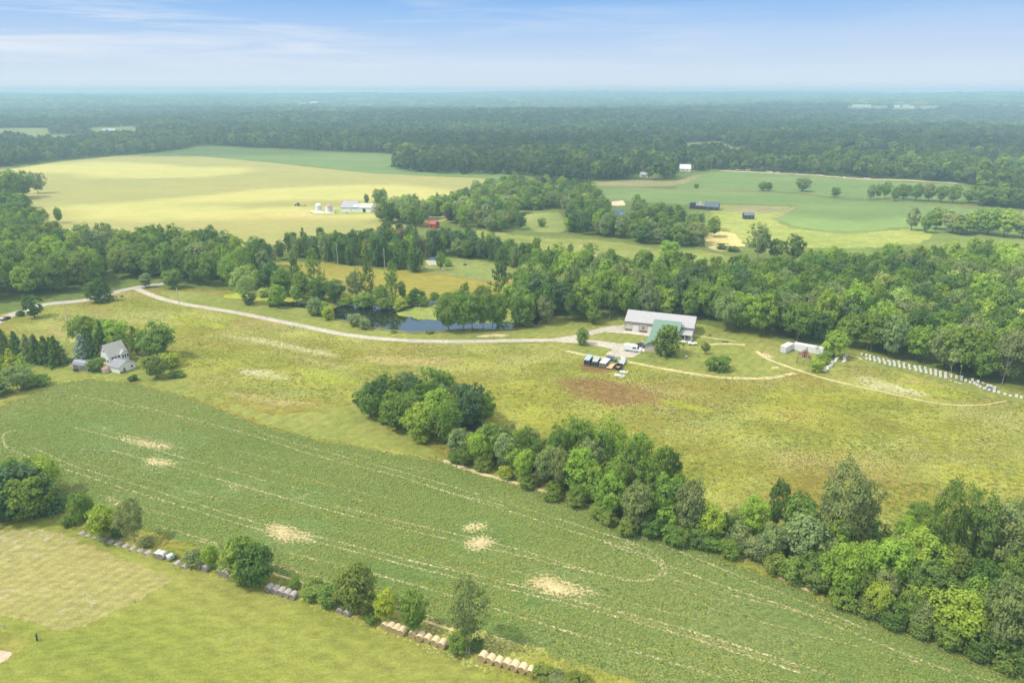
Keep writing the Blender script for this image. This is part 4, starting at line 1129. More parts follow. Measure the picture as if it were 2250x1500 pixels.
def far_woods():
    P, S, C, I = [], [], [], []
    A = np.array(FARPOLY, float)
    r = 640.0
    names = [MG, DG, BG, FG, GG, BG]
    cols = np.array([TONES[n] for n in names]) * LEAFGAIN
    while r < 9800:
        s = min(max(11.5, r * .0062), 32)
        n = int(1.72 * r / s)
        a = -.86 + (np.arange(n) + RNG.uniform(-.38, .38, n) + .5) * s / r
        rr = r + RNG.uniform(-.4, .4, n) * s
        x, y = rr * np.sin(a), rr * np.cos(a)
        fx, fy = to_px(x, y, np.zeros(n))
        G = np.stack([fx, fy], 1)
        ok = inpoly(G, A)
        for cp in CLEAR:
            ok &= ~inpoly(G, np.array(cp, float))
        x, y = x[ok], y[ok]
        m = len(x)
        if m:
            big = s / 11.5
            g = np.sin(x / 95 + 1.7 * np.sin(y / 160)) * np.sin(y / 120 - x / 260)
            sz = np.exp(RNG.normal(0, .22, m)) * (1 + .22 * g)
            w = s * RNG.uniform(.95, 1.4, m) * sz
            h = RNG.uniform(14, 22, m) * (.55 + .45 * sz) * (1 + .12 * min(big - 1, 2))
            P.append(np.stack([x, y, hgt(x, y) - .5], 1))
            S.append(np.stack([w, w, h], 1))
            f = np.sin(x / 170 + 2 * np.sin(y / 230)) + np.sin(y / 140 + x / 310)
            pr = np.stack([2 + f * .2, 2.4 - f * 1.1, 1.6 - f * .7, .9 + f * .8, .9 + f * .3, .7 + f * .3], 1).clip(.06)
            k = (pr.cumsum(1) / pr.sum(1)[:, None] > RNG.random(m)[:, None]).argmax(1)
            C.append(cols[k] * (RNG.uniform(.75, 1.25, m) * (1 + .25 * g) * np.where(np.hypot(x, y) < 4600, .56, .85))[:, None])  # leaf colour darkened short of the ridge, standing in for cloud shade
            cone = (RNG.random(m) < .06 + .10 * (f < -1)) & (s < 14)
            I.append(np.where(cone, 4, RNG.integers(0, 4, m)))
        r += s * .87
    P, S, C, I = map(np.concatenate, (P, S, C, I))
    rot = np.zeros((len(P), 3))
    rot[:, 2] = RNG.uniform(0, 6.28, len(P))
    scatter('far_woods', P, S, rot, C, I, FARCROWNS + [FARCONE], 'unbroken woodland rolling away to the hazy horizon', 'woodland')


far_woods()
# -- weeds of the meadow and plants of the crop: nobody could count them


def tuft(name, n, leaf, rad, hh):
    d = unit(n)
    P = np.stack([d[:, 0] * rad * RNG.uniform(.2, 1, n), d[:, 1] * rad * RNG.uniform(.2, 1, n), RNG.uniform(.15, 1, n) * hh], 1)
    N = d * .35 + np.array([0, 0, 1.3])
    return cards(P, N, np.full(n, leaf), RNG.random(n), name)


def wave(x, y, L, seed):
    r = np.random.default_rng(seed)
    o = np.zeros(len(x))
    for k in range(4):
        for _ in range(3):
            a, p = r.uniform(0, 6.28, 2)
            o += np.sin((x * math.cos(a) + y * math.sin(a)) * 6.28 / L + p) * .6 ** k
        L *= .5
    return o / 3


def ground_cover():
    def sample(poly, per_m2):
        A = np.array([at(*p) for p in poly])
        lo, hi = A.min(0), A.max(0)
        n = int((hi - lo).prod() * per_m2)
        G = RNG.uniform(lo, hi, (n, 2))
        G = G[inpoly(G, A)]
        px = to_px(G[:, 0], G[:, 1], np.zeros(len(G)))[0]
        return G[(px > -60) & (px < 2310)]
    P, S, C, I = [], [], [], []
    areas = [([(60, 700), (190, 668), (300, 650), (400, 676), (520, 697), (760, 745), (1000, 757), (1130, 768), (1240, 778), (1380, 800), (1560, 832), (1740, 822), (1900, 858), (2060, 892), (2190, 894), (2330, 905), (2330, 1240),
              (2100, 1180), (1750, 1130), (1500, 1060), (1400, 960), (1100, 900), (1000, 830), (820, 800), (790, 860), (700, 890), (600, 900), (430, 845), (390, 800), (300, 760), (190, 745), (100, 735), (60, 725)], .62),
             ([(1880, 812), (1950, 816), (2060, 846), (2150, 872), (2100, 884), (1950, 858), (1840, 832)], .8), ([(1180, 1100), (1400, 1060), (1560, 1150), (1680, 1110), (1640, 1180)], .4)]
    kinds = np.array([(.37, .35, .080), (.44, .42, .10), (.30, .36, .065), (.56, .55, .33), (.24, .30, .06), (.34, .20, .095)])
    for poly, dens in areas:
        G = sample(poly, dens)
        x, y = G.T
        f = wave(x, y, 90, 1)
        w = wave(x, y, 60, 2)
        keep = RNG.random(len(G)) < np.clip(.55 + .45 * wave(x, y, 25, 3), .1, 1)
        x, y, f, w = x[keep], y[keep], f[keep], w[keep]
        pr = np.stack([1.2 + 0 * f, 1 + .8 * f, 1 - .5 * f, np.clip(1.5 * w, 0, 2) + .03, .55 - .4 * w, np.clip(-.9 * f - .25, .03, 1)], 1).clip(.02)
        bx, by = at(1375, 868)
        pr[:, 5] += 5 * np.exp(-((x - bx - .3 * (by - y)) / 42) ** 2 - ((y - by) / 16) ** 2) * np.clip(.6 + wave(x, y, 30, 5), 0, 1.5)
        k = (pr.cumsum(1) / pr.sum(1)[:, None] > RNG.random(len(x))[:, None]).argmax(1)
        P.append(np.stack([x, y, np.full(len(x), .0)], 1))
        z = RNG.uniform(.5, 1.15, len(x))
        S.append(np.stack([z, z, z * RNG.uniform(.5, 1.1, len(x))], 1))
        C.append(kinds[k] * RNG.uniform(.8, 1.2, len(x))[:, None])
        I.append(RNG.integers(0, 3, len(x)))
    P, S, C, I = map(np.concatenate, (P, S, C, I))
    rot = np.zeros((len(P), 3))
    rot[:, 2] = RNG.uniform(0, 6.28, len(P))
    scatter('meadow_weeds', P, S, rot, C, I, [tuft('weed_tuft', 22, .125, .5, .32) for _ in range(3)], 'tall weeds and white wildflowers of the open meadow', 'weeds')
    # crop plants stand in rows, thin or missing where the soil shows
    A = np.array([at(*p) for p in CROP])
    ca, cb = np.array(at(150, 1018)), np.array(at(1100, 1277))
    u = (cb - ca) / np.linalg.norm(cb - ca)
    v = np.array([-u[1], u[0]])
    uu, vv = np.meshgrid(np.arange(-140, 330, .95), np.arange(-60, 130, .9))
    uu = uu + RNG.uniform(-.3, .3, uu.shape)
    vv = vv + RNG.uniform(-.1, .1, vv.shape)
    G = ca + uu.reshape(-1, 1) * u + vv.reshape(-1, 1) * v
    G = G[inpoly(G, A)]
    px = to_px(G[:, 0], G[:, 1], np.zeros(len(G)))
    G = G[(px[0] > -40) & (px[0] < 2290) & (px[1] < 1530)]
    x, y = G.T
    miss = .12 + .25 * np.clip(wave(x, y, 70, 7) - .1, 0, 1)
    bare = np.full(len(G), 9.0)
    for o in bpy.data.objects:
        if o.name.startswith('bare_soil_patch'):
            c = np.array([q.co[:2] for q in o.data.vertices])
            ctr, r = c.mean(0), (c.max(0) - c.min(0)) / 2
            bare = np.minimum(bare, np.hypot((x - ctr[0]) / r[0], (y - ctr[1]) / r[1]))
    miss = np.where(bare < 1, np.maximum(miss, 1.05 - .45 * bare ** 2), miss)
    for o in bpy.data.objects:
        if o.name.startswith('wheel_tracks'):
            q = np.array([c.co[:2] for c in o.data.vertices])
            cell = set(map(tuple, np.round(q / .8).astype(int).tolist()))
            near = np.array([(a, b) in cell for a, b in np.round(G / .8).astype(int).tolist()])
            miss = np.where(near, 1.0, miss)
    keep = RNG.random(len(G)) > miss
    x, y = x[keep], y[keep]
    t = wave(x, y, 120, 9)[:, None]
    C = (np.array([.305, .365, .108]) + t * np.array([.03, .016, .006])) * RNG.uniform(.9, 1.1, len(x))[:, None]
    z = RNG.uniform(.75, 1.25, len(x))
    rot = np.zeros((len(x), 3))
    rot[:, 2] = RNG.uniform(0, 6.28, len(x))
    scatter('crop_plants', np.stack([x, y, 0 * x], 1), np.stack([z, z, z], 1), rot, C, RNG.integers(0, 3, len(x)), [tuft('crop_plant', 26, .135, .58, .22) for _ in range(3)], 'low leafy soybean plants in long rows across the crop field', 'crop')
    print('cover', len(P), len(x))


ground_cover()
# ------------------------------------------------------------------ building materials
M_TANMETAL = ribbed('tan_ribbed_metal', (.60, .55, .50), 0, .35)
M_TANMETALY = ribbed('tan_ribbed_metal_end', (.58, .54, .49), 1, .35)
M_DKMETAL = ribbed('charcoal_ribbed_metal', (.16, .16, .17), 0, .35)
M_GREYROOF = ribbed('grey_ribbed_roof', (.42, .41, .43), 0, .5)
M_GREENROOF = ribbed('green_ribbed_roof', (.17, .28, .225), 0, .5)
M_GREENROOFY = ribbed('green_ribbed_roof_wing', (.17, .28, .225), 1, .5)
M_WHITE = plain('white_paint', (.74, .74, .74), .45, var=.05)
M_SIDING = ribbed('white_lap_siding', (.82, .82, .82), 2, .2, var=.05)
M_SHINGLE = plain('grey_shingles', (.40, .39, .38), .9, var=.2, vscale=5, bump=.3)
M_SHINGLED = plain('dark_shingles', (.26, .26, .29), .9, var=.2, vscale=5, bump=.3)
M_GLASS = plain('window_glass', (.03, .04, .055), .08, var=.1, spec=.6)
M_DARK = plain('dark_opening', (.03, .03, .032), .8)
M_TRIMDK = plain('dark_trim', (.05, .06, .06), .5)
M_WOOD = plain('weathered_wood', (.33, .27, .20), .85, var=.25, vscale=4)
M_PLY = plain('plywood', (.52, .38, .24), .8, var=.2, vscale=2)
M_RED = plain('red_paint', (.42, .06, .05), .6, var=.15)
M_BLACKP = plain('black_paint', (.022, .022, .026), .4, var=.15)
M_BLUEBLK = ribbed('blue_black_cladding', (.035, .04, .065), 0, .4)
M_BLUEROOF = ribbed('blue_grey_roof', (.10, .12, .17), 0, .5)
M_SILVER = plain('silver_roof', (.50, .53, .57), .4, .3, var=.1)
M_GALV = ribbed('galvanised_steel', (.55, .56, .58), 2, .4)
M_RUST = plain('rusty_steel', (.34, .22, .16), .8, var=.3, vscale=2)
M_TYRE = plain('tyre_rubber', (.02, .02, .02), .85)
M_CARWHITE = plain('white_car_paint', (.76, .77, .78), .25, var=.03, spec=.5)
M_CARBLUE = plain('blue_car_paint', (.05, .10, .25), .25, var=.05, spec=.5)
M_CARNAVY = plain('navy_car_paint', (.03, .04, .09), .25, var=.05, spec=.5)
M_CARRED = plain('red_car_paint', (.45, .04, .07), .3, var=.05)
M_CARTEAL = plain('light_blue_car_paint', (.06, .28, .50), .25, var=.05, spec=.5)
M_GREENP = plain('green_paint', (.03, .16, .05), .4)
M_ORANGE = plain('orange_paint', (.50, .20, .06), .6, var=.2)
M_POLE = plain('pole_wood', (.48, .45, .40), .85, var=.2)
M_BRICK = plain('chimney_brick', (.34, .17, .13), .9, var=.2, vscale=6)
M_GREYB = ribbed('grey_board_siding', (.20, .185, .18), 2, .22)
M_CREAM = ribbed('cream_board_siding', (.62, .57, .44), 0, .3)
M_STRAWSIDE = plain('bale_side', (.68, .55, .34), .95, var=.18, vscale=3, bump=.6, streak=(1, 9, 1))
M_STRAWEND = plain('bale_end', (.38, .28, .14), .95, var=.3, vscale=5, bump=.8)
M_GREYSIDE = plain('old_bale_side', (.40, .37, .35), .95, var=.2, vscale=3, bump=.6, streak=(1, 9, 1))
M_GREYEND = plain('old_bale_end', (.26, .22, .19), .95, var=.3, vscale=5, bump=.8)
M_WRAPSIDE = plain('wrapped_bale_side', (.55, .57, .60), .5, var=.15, vscale=3, bump=.3, streak=(1, 9, 1))
M_TEALROOF = plain('teal_roof', (.28, .42, .40), .6, var=.1)
M_CEDARW = plain('orange_wood', (.45, .26, .16), .8, var=.2)
M_STONE = plain('field_stone', (.46, .36, .30), .9, var=.25, vscale=3)
M_WINGREY = plain('grey_plastic', (.35, .37, .40), .5)


def shell(par, L, W, eave, ridge, wall, roof, over=.4, th=.14, wallend=None, asym=.5, x0=0.0, y0=0.0, name='wall', rname='roof'):
    """walls with gables at both x ends; ridge along x at asym * W. Returns wall and roof objects."""
    ym = y0 + W * asym
    y1 = y0 + W
    x1 = x0 + L
    m = MB()
    m.add([(x0, y0, 0), (x1, y0, 0), (x1, y0, eave), (x0, y0, eave)], [(0, 1, 2, 3)], 0)
    m.add([(x1, y1, 0), (x0, y1, 0), (x0, y1, eave), (x1, y1, eave)], [(0, 1, 2, 3)], 0)
    m.add([(x0, y1, 0), (x0, y0, 0), (x0, y0, eave), (x0, ym, ridge), (x0, y1, eave)], [(0, 1, 2, 3, 4)], 1)
    m.add([(x1, y0, 0), (x1, y1, 0), (x1, y1, eave), (x1, ym, ridge), (x1, y0, eave)], [(0, 1, 2, 3, 4)], 1)
    w = m.build(name, [wall, wallend or wall], par)
    r = MB()
    for s, ye in ((-1, y0), (1, y1)):
        sl = (ridge - eave) / abs(ye - ym)
        yo, zo = ye + s * over, eave - over * sl
        if s < 0:
            prof = [(yo, zo + .02), (ym, ridge + .02), (ym, ridge + th), (yo, zo + th)]
        else:
            prof = [(ym + .003, ridge + .02), (yo, zo + .02), (yo, zo + th), (ym + .003, ridge + th)]
        r.prism(prof, x0 - over, x1 + over, 'x')
    ro = r.build(rname, roof, par)
    return w, ro


def window(par, x, z, w, h, y=0.0, side='front', name='window', frame=None, glass=None, wx=0.0):
    """a framed pane on the front (y = const, facing -y), or on an end wall (x = wx)"""
    f, p = MB(), MB()
    t = .07
    d = .05
    if side == 'front':
        f.box(x - t, x + w + t, y - d, y - .004, z - t, z).box(x - t, x + w + t, y - d, y - .004, z + h, z + h + t)
        f.box(x - t, x, y - d, y - .004, z, z + h).box(x + w, x + w + t, y - d, y - .004, z, z + h)
        p.box(x, x + w, y - .025, y - .006, z, z + h)
    else:
        s = 1 if side == 'right' else -1
        a, b = sorted((wx + s * .004, wx + s * d))
        a2, b2 = sorted((wx + s * .006, wx + s * .025))
        f.box(a, b, x - t, x + w + t, z - t, z).box(a, b, x - t, x + w + t, z + h, z + h + t)
        f.box(a, b, x - t, x, z, z + h).box(a, b, x + w, x + w + t, z, z + h)
        p.box(a2, b2, x, x + w, z, z + h)
    o = f.build(name, frame or M_WHITE, par)
    p.build('pane', glass or M_GLASS, o)
    return o


# ------------------------------------------------------------------ pole barn with its green-roofed wing
loc, rz, LB = place((1373.3, 725.5), (1512, 741.5))
LB = 29.4
BARN = empty('pole_barn', loc, rz, 'long tan metal pole barn with a grey roof and two white overhead doors', 'barn')
WB, EB, RB_ = 14.2, zat(1373.3, 725.5, 704.7), 7.6
shell(BARN, LB, WB, EB, RB_, M_TANMETAL, M_GREYROOF, .5, .12, M_TANMETALY)
kick = MB()
kick.box(-.02, 3.0, -.03, -.003, 0.02, .95).box(6.5, 9.7, -.03, -.003, 0.02, .95)
kick.build('wainscot', M_DKMETAL, BARN)
for x in (3.2, 9.9):
    d = MB().box(x, x + 2.9, -.07, -.004, .02, 3.1).build('overhead_door', M_WHITE, BARN)
    g = MB()
    for k in range(1, 4):
        g.box(x, x + 2.9, -.085, -.071, .02 + k * .77 - .02, .02 + k * .77 + .02)
    g.box(x - .14, x, -.09, -.004, .02, 3.25).box(x + 2.9, x + 3.04, -.09, -.004, .02, 3.25).box(x - .14, x + 3.04, -.09, -.004, 3.1, 3.26)
    g.build('door_trim', M_TRIMDK, d)
for x in (7.4, 8.15):
    window(BARN, x, 1.5, .55, 1.0, frame=M_TRIMDK, glass=M_RUST)
window(BARN, 2.3, 1.5, 1.3, 1.1, side='right', wx=LB)
dr = MB().box(LB + .006, LB + .07, 6.0, 9.2, .02, 3.3).build('overhead_door', M_WHITE, BARN)
MB().box(LB + .006, LB + .09, 5.85, 6.0, .02, 3.45).box(LB + .006, LB + .09, 9.2, 9.35, .02, 3.45).box(LB + .006, LB + .09, 5.85, 9.35, 3.3, 3.45).build('door_trim', M_TRIMDK, dr)
tr = MB().box(-.55, LB + .55, -.56, -.50, EB - .26, EB + .02).box(-.05, .03, -.03, .03, 0, EB)
tr.build('eave_trim', M_TRIMDK, BARN)
# rear two-storey part of the wing: roof falls toward the front, gable end to the right
WX0, WX1 = 13.1, 24.2
wing = MB()
YF, YR, ZR, ZF = -7.2, -.6, 6.8, 3.7
wing.add([(WX0, YF, 0), (WX1, YF, 0), (WX1, YF, ZF), (WX0, YF, ZF)], [(0, 1, 2, 3)], 0)
wing.add([(WX1, YF, 0), (WX1, -.02, 0), (WX1, -.02, ZR - .5), (WX1, YR, ZR), (WX1, YF, ZF)], [(0, 1, 2, 3, 4)], 1)
wing.add([(WX0, -.02, 0), (WX0, YF, 0), (WX0, YF, ZF), (WX0, YR, ZR), (WX0, -.02, ZR - .5)], [(0, 1, 2, 3, 4)], 1)
wing.build('wing_wall', [M_TANMETAL, M_TANMETALY], BARN)
wr = MB()
sl = (ZR - ZF) / (YR - YF)
wr.prism([(YF - .6, ZF - .6 * sl + .02), (YR, ZR + .02), (YR, ZR + .14), (YF - .6, ZF - .6 * sl + .14)], WX0 - .4, WX1 + .4, 'x')
wr.prism([(YR + .003, ZR + .02), (.9, ZR - .62), (.9, ZR - .5), (YR + .003, ZR + .14)], WX0 - .4, WX1 + .4, 'x')
wr.build('wing_roof', M_GREENROOF, BARN)
MB().box(WX1 - 3.9, WX1 - 3.3, -4.1, -3.6, 5.0, 5.75).build('roof_vent', M_WHITE, BARN)
MB().prism([(YF - .62, ZF - .62 * sl - .12), (YR, ZR - .14), (YR, ZR + .16), (YF - .62, ZF - .62 * sl + .16)], WX1 + .402, WX1 + .46, 'x').build('rake_trim', M_TRIMDK, BARN)
for y, z in ((-3.2, 3.9), (-5.0, 1.1), (-2.3, 1.1)):
    window(BARN, y, z, .9, 1.2, side='right', wx=WX1)
# front gable of the wing, its end wall facing the lawn
GX0, GX1, GYF = 12.9, 20.2, -23.0
gm, EG, RG = (GX0 + GX1) / 2, 2.9, 5.1
gw = MB()
gw.add([(GX0, GYF, 0), (GX1, GYF, 0), (GX1, GYF, EG), (gm, GYF, RG), (GX0, GYF, EG)], [(0, 1, 2, 3, 4)], 0)
gw.add([(GX0, YF - .01, 0), (GX0, GYF, 0), (GX0, GYF, EG), (GX0, YF - .01, EG)], [(0, 1, 2, 3)], 1)
gw.add([(GX1, GYF, 0), (GX1, YF - .01, 0), (GX1, YF - .01, EG), (GX1, GYF, EG)], [(0, 1, 2, 3)], 1)
gw.build('gable_wall', [M_TANMETAL, M_TANMETALY], BARN)
gr = MB()
sg = (RG - EG) / (gm - GX0)
gr.prism([(GX0 - .5, EG - .5 * sg + .02), (gm, RG + .02), (gm, RG + .15), (GX0 - .5, EG - .5 * sg + .15)], GYF - .5, YF + 3.2, 'y')
gr.prism([(gm + .003, RG + .02), (GX1 + .5, EG - .5 * sg + .02), (GX1 + .5, EG - .5 * sg + .15), (gm + .003, RG + .15)], GYF - .5, YF + 3.2, 'y')
gr.build('gable_roof', M_GREENROOFY, BARN)
MB().prism([(GX0 - .52, EG - .52 * sg - .14), (gm, RG - .16), (GX1 + .52, EG - .52 * sg - .14), (GX1 + .52, EG - .52 * sg + .17), (gm, RG + .17), (GX0 - .52, EG - .52 * sg + .17)],
           GYF - .56, GYF - .503, 'y').build('gable_trim', M_TRIMDK, BARN)
window(BARN, 17.6, 1.0, .7, .9, y=GYF)
# porch lean-to at the right end
pr = MB()
pr.prism([(-5.6, 2.75), (-.02, 3.35), (-.02, 3.47), (-5.6, 2.87)], WX1 + .5, LB + .3, 'x')
pr.build('porch_roof', M_GREYROOF, BARN)
for x in (WX1 + 2.6, LB + .1):
    MB().box(x - .1, x + .1, -5.4, -5.2, 0, 2.78).build('porch_post', M_WHITE, BARN)
MB().box(WX1 + .02, LB + .5, -5.9, -.03, .045, .12).build('porch_slab', M_CONC, BARN)
MB().box(WX1 + 2.2, WX1 + 3.3, -.09, -.004, .13, 2.2).build('porch_door', M_BLACKP, BARN)


def world_of(o, x, y, z=0.0):
    c, s = math.cos(o.rotation_euler.z), math.sin(o.rotation_euler.z)
    return (o.location.x + c * x - s * y, o.location.y + s * x + c * y, z)


for (x, y, w, d_, h, mt, nm, lb, ct) in ((WX1 + .5, -1.2, 1.2, .8, 1.2, M_CEDARW, 'wood_crate', 'brown wooden crate on the barn porch by the house wall', 'crate'),
                                       (WX1 + 1.5, -2.6, .8, .8, .9, M_BLACKP, 'kettle_grill', 'small black grill on the barn porch', 'grill'),
                                       (WX1 + 4.0, -3.2, 1.0, 1.4, 1.1, M_WINGREY, 'patio_table', 'grey covered table on the barn porch near the post', 'table')):
    e = empty(nm, world_of(BARN, x, y, .12), rz, lb, ct)
    m = MB().box(-w / 2, w / 2, -d_ / 2, d_ / 2, h * .35, h)
    m.build('body', mt, e, bevel=.04)
    for sx in (-1, 1):
        for sy in (-1, 1):
            MB().box(sx * w * .42 - .04, sx * w * .42 + .04, sy * d_ * .42 - .04, sy * d_ * .42 + .04, 0, h * .35).build('leg', M_BLACKP, e)


# ------------------------------------------------------------------ vehicles
def wheel(par, x, y, r, w=.24):
    o = MB().lathe([(0, -w / 2), (r * .8, -w / 2), (r, -w / 2 + .05), (r, w / 2 - .05), (r * .8, w / 2), (0, w / 2)], 14, axis='y').build('wheel', M_TYRE, par, (x, y, r))
    s = -1 if y < 0 else 1
    MB().lathe([(0, s * w * .52), (r * .5, s * w * .52), (r * .56, s * w * .46)], 10, axis='y').build('rim', M_SILVER, o)


def vehicle(name, loc, rz, label, cat, paint, L=4.6, W=1.8, body=((0, .35), (0, .8), (.05, .95), (1.0, 1.0), (3.3, 1.0), (4.5, .85), (4.6, .5), (4.6, .35)),
            cabin=((.5, .98), (1.2, 1.42), (2.6, 1.45), (3.4, .98)), r=.33, axles=(.8, 3.7), group=None, cabinmat=None):
    e = empty(name, loc, rz, label, cat, group)
    h = W / 2
    b = MB().prism([(x - L / 2, z) for x, z in body], -h, h, 'y')
    b.build('body', paint, e, bevel=.08)
    if cabin:
        n = len(cabin)
        vs = []
        for s in (-1, 1):
            for i, (x, z) in enumerate(cabin):
                vs.append((x - L / 2, s * (h - (.05 if i in (0, n - 1) else .2)), z))
        c = MB().add(vs, [list(range(n)), list(range(2 * n - 1, n - 1, -1))] + [(i, i + n, (i + 1) % n + n, (i + 1) % n) for i in range(n)])
        c.build('cabin', cabinmat or paint, e, bevel=.04)
        z0, z1 = cabin[0][1], cabin[1][1]
        (xa, za), (xb, zb) = cabin[n - 2], cabin[n - 1]
        fr = Vector((xb - xa, 0, zb - za))
        nr = Vector((-fr.z, 0, fr.x)).normalized() * -.015
        if nr.x < 0:
            nr = -nr
        a = Vector((xa - L / 2, 0, za)) + fr * .1 + nr
        d = Vector((xa - L / 2, 0, za)) + fr * .88 + nr
        wa, wd = h - .26, h - .14
        MB().add([(a.x, -wa, a.z), (a.x, wa, a.z), (d.x, wd, d.z), (d.x, -wd, d.z)], [(0, 1, 2, 3)]).build('windscreen', M_GLASS, e)
        for s in (-1, 1):
            xs = [cabin[0][0] + .35, cabin[1][0] + .12, cabin[n - 2][0] - .05, cabin[n - 1][0] - .35]
            zs = [z0 + .1, z1 - .08, cabin[n - 2][1] - .08, z0 + .1]
            ys = [s * (h - .05 - .15 * (z - z0) / max(.1, z1 - z0) + .012) for z in zs]
            MB().add([(x - L / 2, y, z) for x, y, z in zip(xs, ys, zs)], [(0, 1, 2, 3)]).build('side_window', M_GLASS, e)
    for x in axles:
        for s in (-1, 1):
            wheel(e, x - L / 2, s * (h - .08), r)
    return e


def mid(pa, pb):
    (x0, y0, _), rz, L = place(pa, pb)
    b = at(*pb)
    return ((x0 + b[0]) / 2, (y0 + b[1]) / 2, .05), rz, L


lc, rv, _ = mid((1372, 769), (1408, 774))
VAN = vehicle('camper_van', lc, rv, 'white high-roofed camper van with dark side window on the gravel drive', 'van', M_CARWHITE, 7.2, 2.1,
              ((0, .4), (0, 2.6), (.15, 2.75), (5.0, 2.75), (5.5, 2.5), (6.2, 1.55), (7.1, 1.3), (7.2, .9), (7.2, .4)), None, .37, (1.5, 5.8))
for s in (-1, 1):
    MB().box(.1, 1.6, s * 1.053 - .01, s * 1.053 + .01, 1.45, 2.15).build('side_window', M_GLASS, VAN)
    MB().add([(1.95, s * 1.065, 1.45), (1.95, s * 1.065, 2.15), (2.05, s * 1.065, 2.15), (2.6, s * 1.065, 1.5)], [(0, 1, 2, 3)]).build('cab_window', M_GLASS, VAN)
    MB().box(-3.5, 2.2, s * 1.06 - .012, s * 1.06 + .012, .62, .78).build('side_stripe', plain('teal_stripe', (.12, .38, .42), .4), VAN)
MB().add([(1.96, -.9, 2.5), (1.96, .9, 2.5), (2.66, .95, 1.6), (2.66, -.95, 1.6)], [(0, 1, 2, 3)]).build('windscreen', M_GLASS, VAN)
MB().box(-2.2, .3, -.7, .7, 2.76, 3.0).build('roof_box', M_WHITE, VAN, bevel=.08)
MB().box(.6, 1.2, -.4, .4, 2.76, 2.9).build('roof_vent', M_WHITE, VAN)
lc, rv, _ = mid((1399, 757), (1420, 766))
vehicle('parked_car', lc, rv, 'dark blue car half hidden behind the white camper van', 'car', M_CARNAVY)
lc, rv, _ = mid((1336, 789), (1352, 794))
vehicle('parked_car', lc, rv, 'blue car behind the plywood deck trailer', 'car', M_CARBLUE, W=1.8)
lc, rv, _ = mid((1361, 810), (1374, 787))
TRK = vehicle('flatbed_truck', lc, rv, 'white flatbed truck hitched to the black open trailer', 'truck', M_CARWHITE, 6.2, 2.1,
              ((0, .55), (0, .9), (3.7, .9), (3.7, 1.15), (6.1, 1.1), (6.2, .6), (6.2, .45), (3.7, .45)), ((3.6, 1.1), (3.75, 1.95), (4.7, 1.95), (5.3, 1.1)), .4, (1.3, 5.1))
MB().box(-3.0, .5, -1.05, 1.05, .92, 1.02).build('flat_bed', M_SILVER, TRK)
lc, rv, _ = mid((1508, 757), (1535, 757))
vehicle('utility_cart', lc, rv, 'white utility cart with open cab parked below the barn porch', 'cart', M_CARWHITE, 3.8, 1.6,
        ((0, .35), (0, .95), (1.2, .95), (1.3, .55), (2.3, .55), (2.4, .95), (3.7, .85), (3.8, .4)), None, .32, (.6, 3.1))
lc, rv, _ = mid((1491, 753), (1506, 754.5))
CV = vehicle('utility_trailer', lc, rv, 'low grey covered boat trailer beside the white utility cart', 'trailer', M_CARWHITE, 3.2, 1.5, ((0, .4), (.2, .9), (1.5, 1.1), (2.8, .9), (3.2, .5), (3.1, .4)), None, .28, (1.2,))
lc, rv, _ = mid((19, 700), (4, 705))
CR = vehicle('road_car', lc, rv, 'red and white car with a dark blue front on the gravel road', 'car', M_CARNAVY, 4.8, 2.0, cabinmat=M_CARRED)
MB().box(.5, 1.9, -.85, .85, 1.02, 1.08).build('bonnet', M_CARWHITE, CR)
lc, rv, _ = mid((945, 571), (962, 571))
vehicle('parked_car', (lc[0], lc[1], .06), rv, 'light blue car in the clearing behind the pasture', 'car', M_CARTEAL, 5.0, 1.9)

# cargo trailers
for i, (pa, pb, top, wall, roof, lb) in enumerate((
        ((1282.7, 803.5), (1294, 805), 790.5, M_BLACKP, plain('blue_grey_cover', (.36, .45, .56), .5), 'black cargo trailer with pale blue roof, first from the drive end'),
        ((1300.5, 805.5), (1311.5, 807), 794, M_BLACKP, M_SILVER, 'black cargo trailer with silver-grey roof between its two neighbours'),
        ((1316, 807), (1330, 809.5), 797, plain('brown_grey_panel', (.15, .13, .11), .5), plain('off_white_roof', (.62, .62, .63), .5), 'brown-grey cargo trailer with near-white roof beside the plywood deck trailer'))):
    l0, r0, W = place(pa, pb)
    T = empty('cargo_trailer', (l0[0], l0[1], .05), r0, lb, 'trailer', 'cargo trailers on the brown patch')
    h = zat(*pa, top)
    MB().box(0, W, 0, 6.0, .42, h).build('box_body', wall, T, bevel=.03)
    MB().box(-.05, W + .05, -.05, 6.05, h + .004, h + .10).build('roof', roof, T)
    fr_ = MB().box(0, .08, -.04, -.004, .42, h).box(W - .08, W, -.04, -.004, .42, h).box(0, W, -.04, -.004, .42, .50).box(.08, W - .08, -.035, -.004, h - .1, h)
    fr_.box(W / 2 - .03, W / 2 + .03, -.035, -.004, .5, h - .1).build('door_frame', M_SILVER, T)
    for x in (-.02, W + .02):
        for y in (2.6, 3.4):
            o = MB().lathe([(0, -.1), (.3, -.1), (.33, 0), (.3, .1), (0, .1)], 12, axis='x').build('wheel', M_TYRE, T, (x, y, .33))
    MB().tube((W * .3, 6, .45), (W / 2, 7.2, .45), .05).tube((W * .7, 6, .45), (W / 2, 7.2, .45), .05).build('tow_bar', M_BLACKP, T)
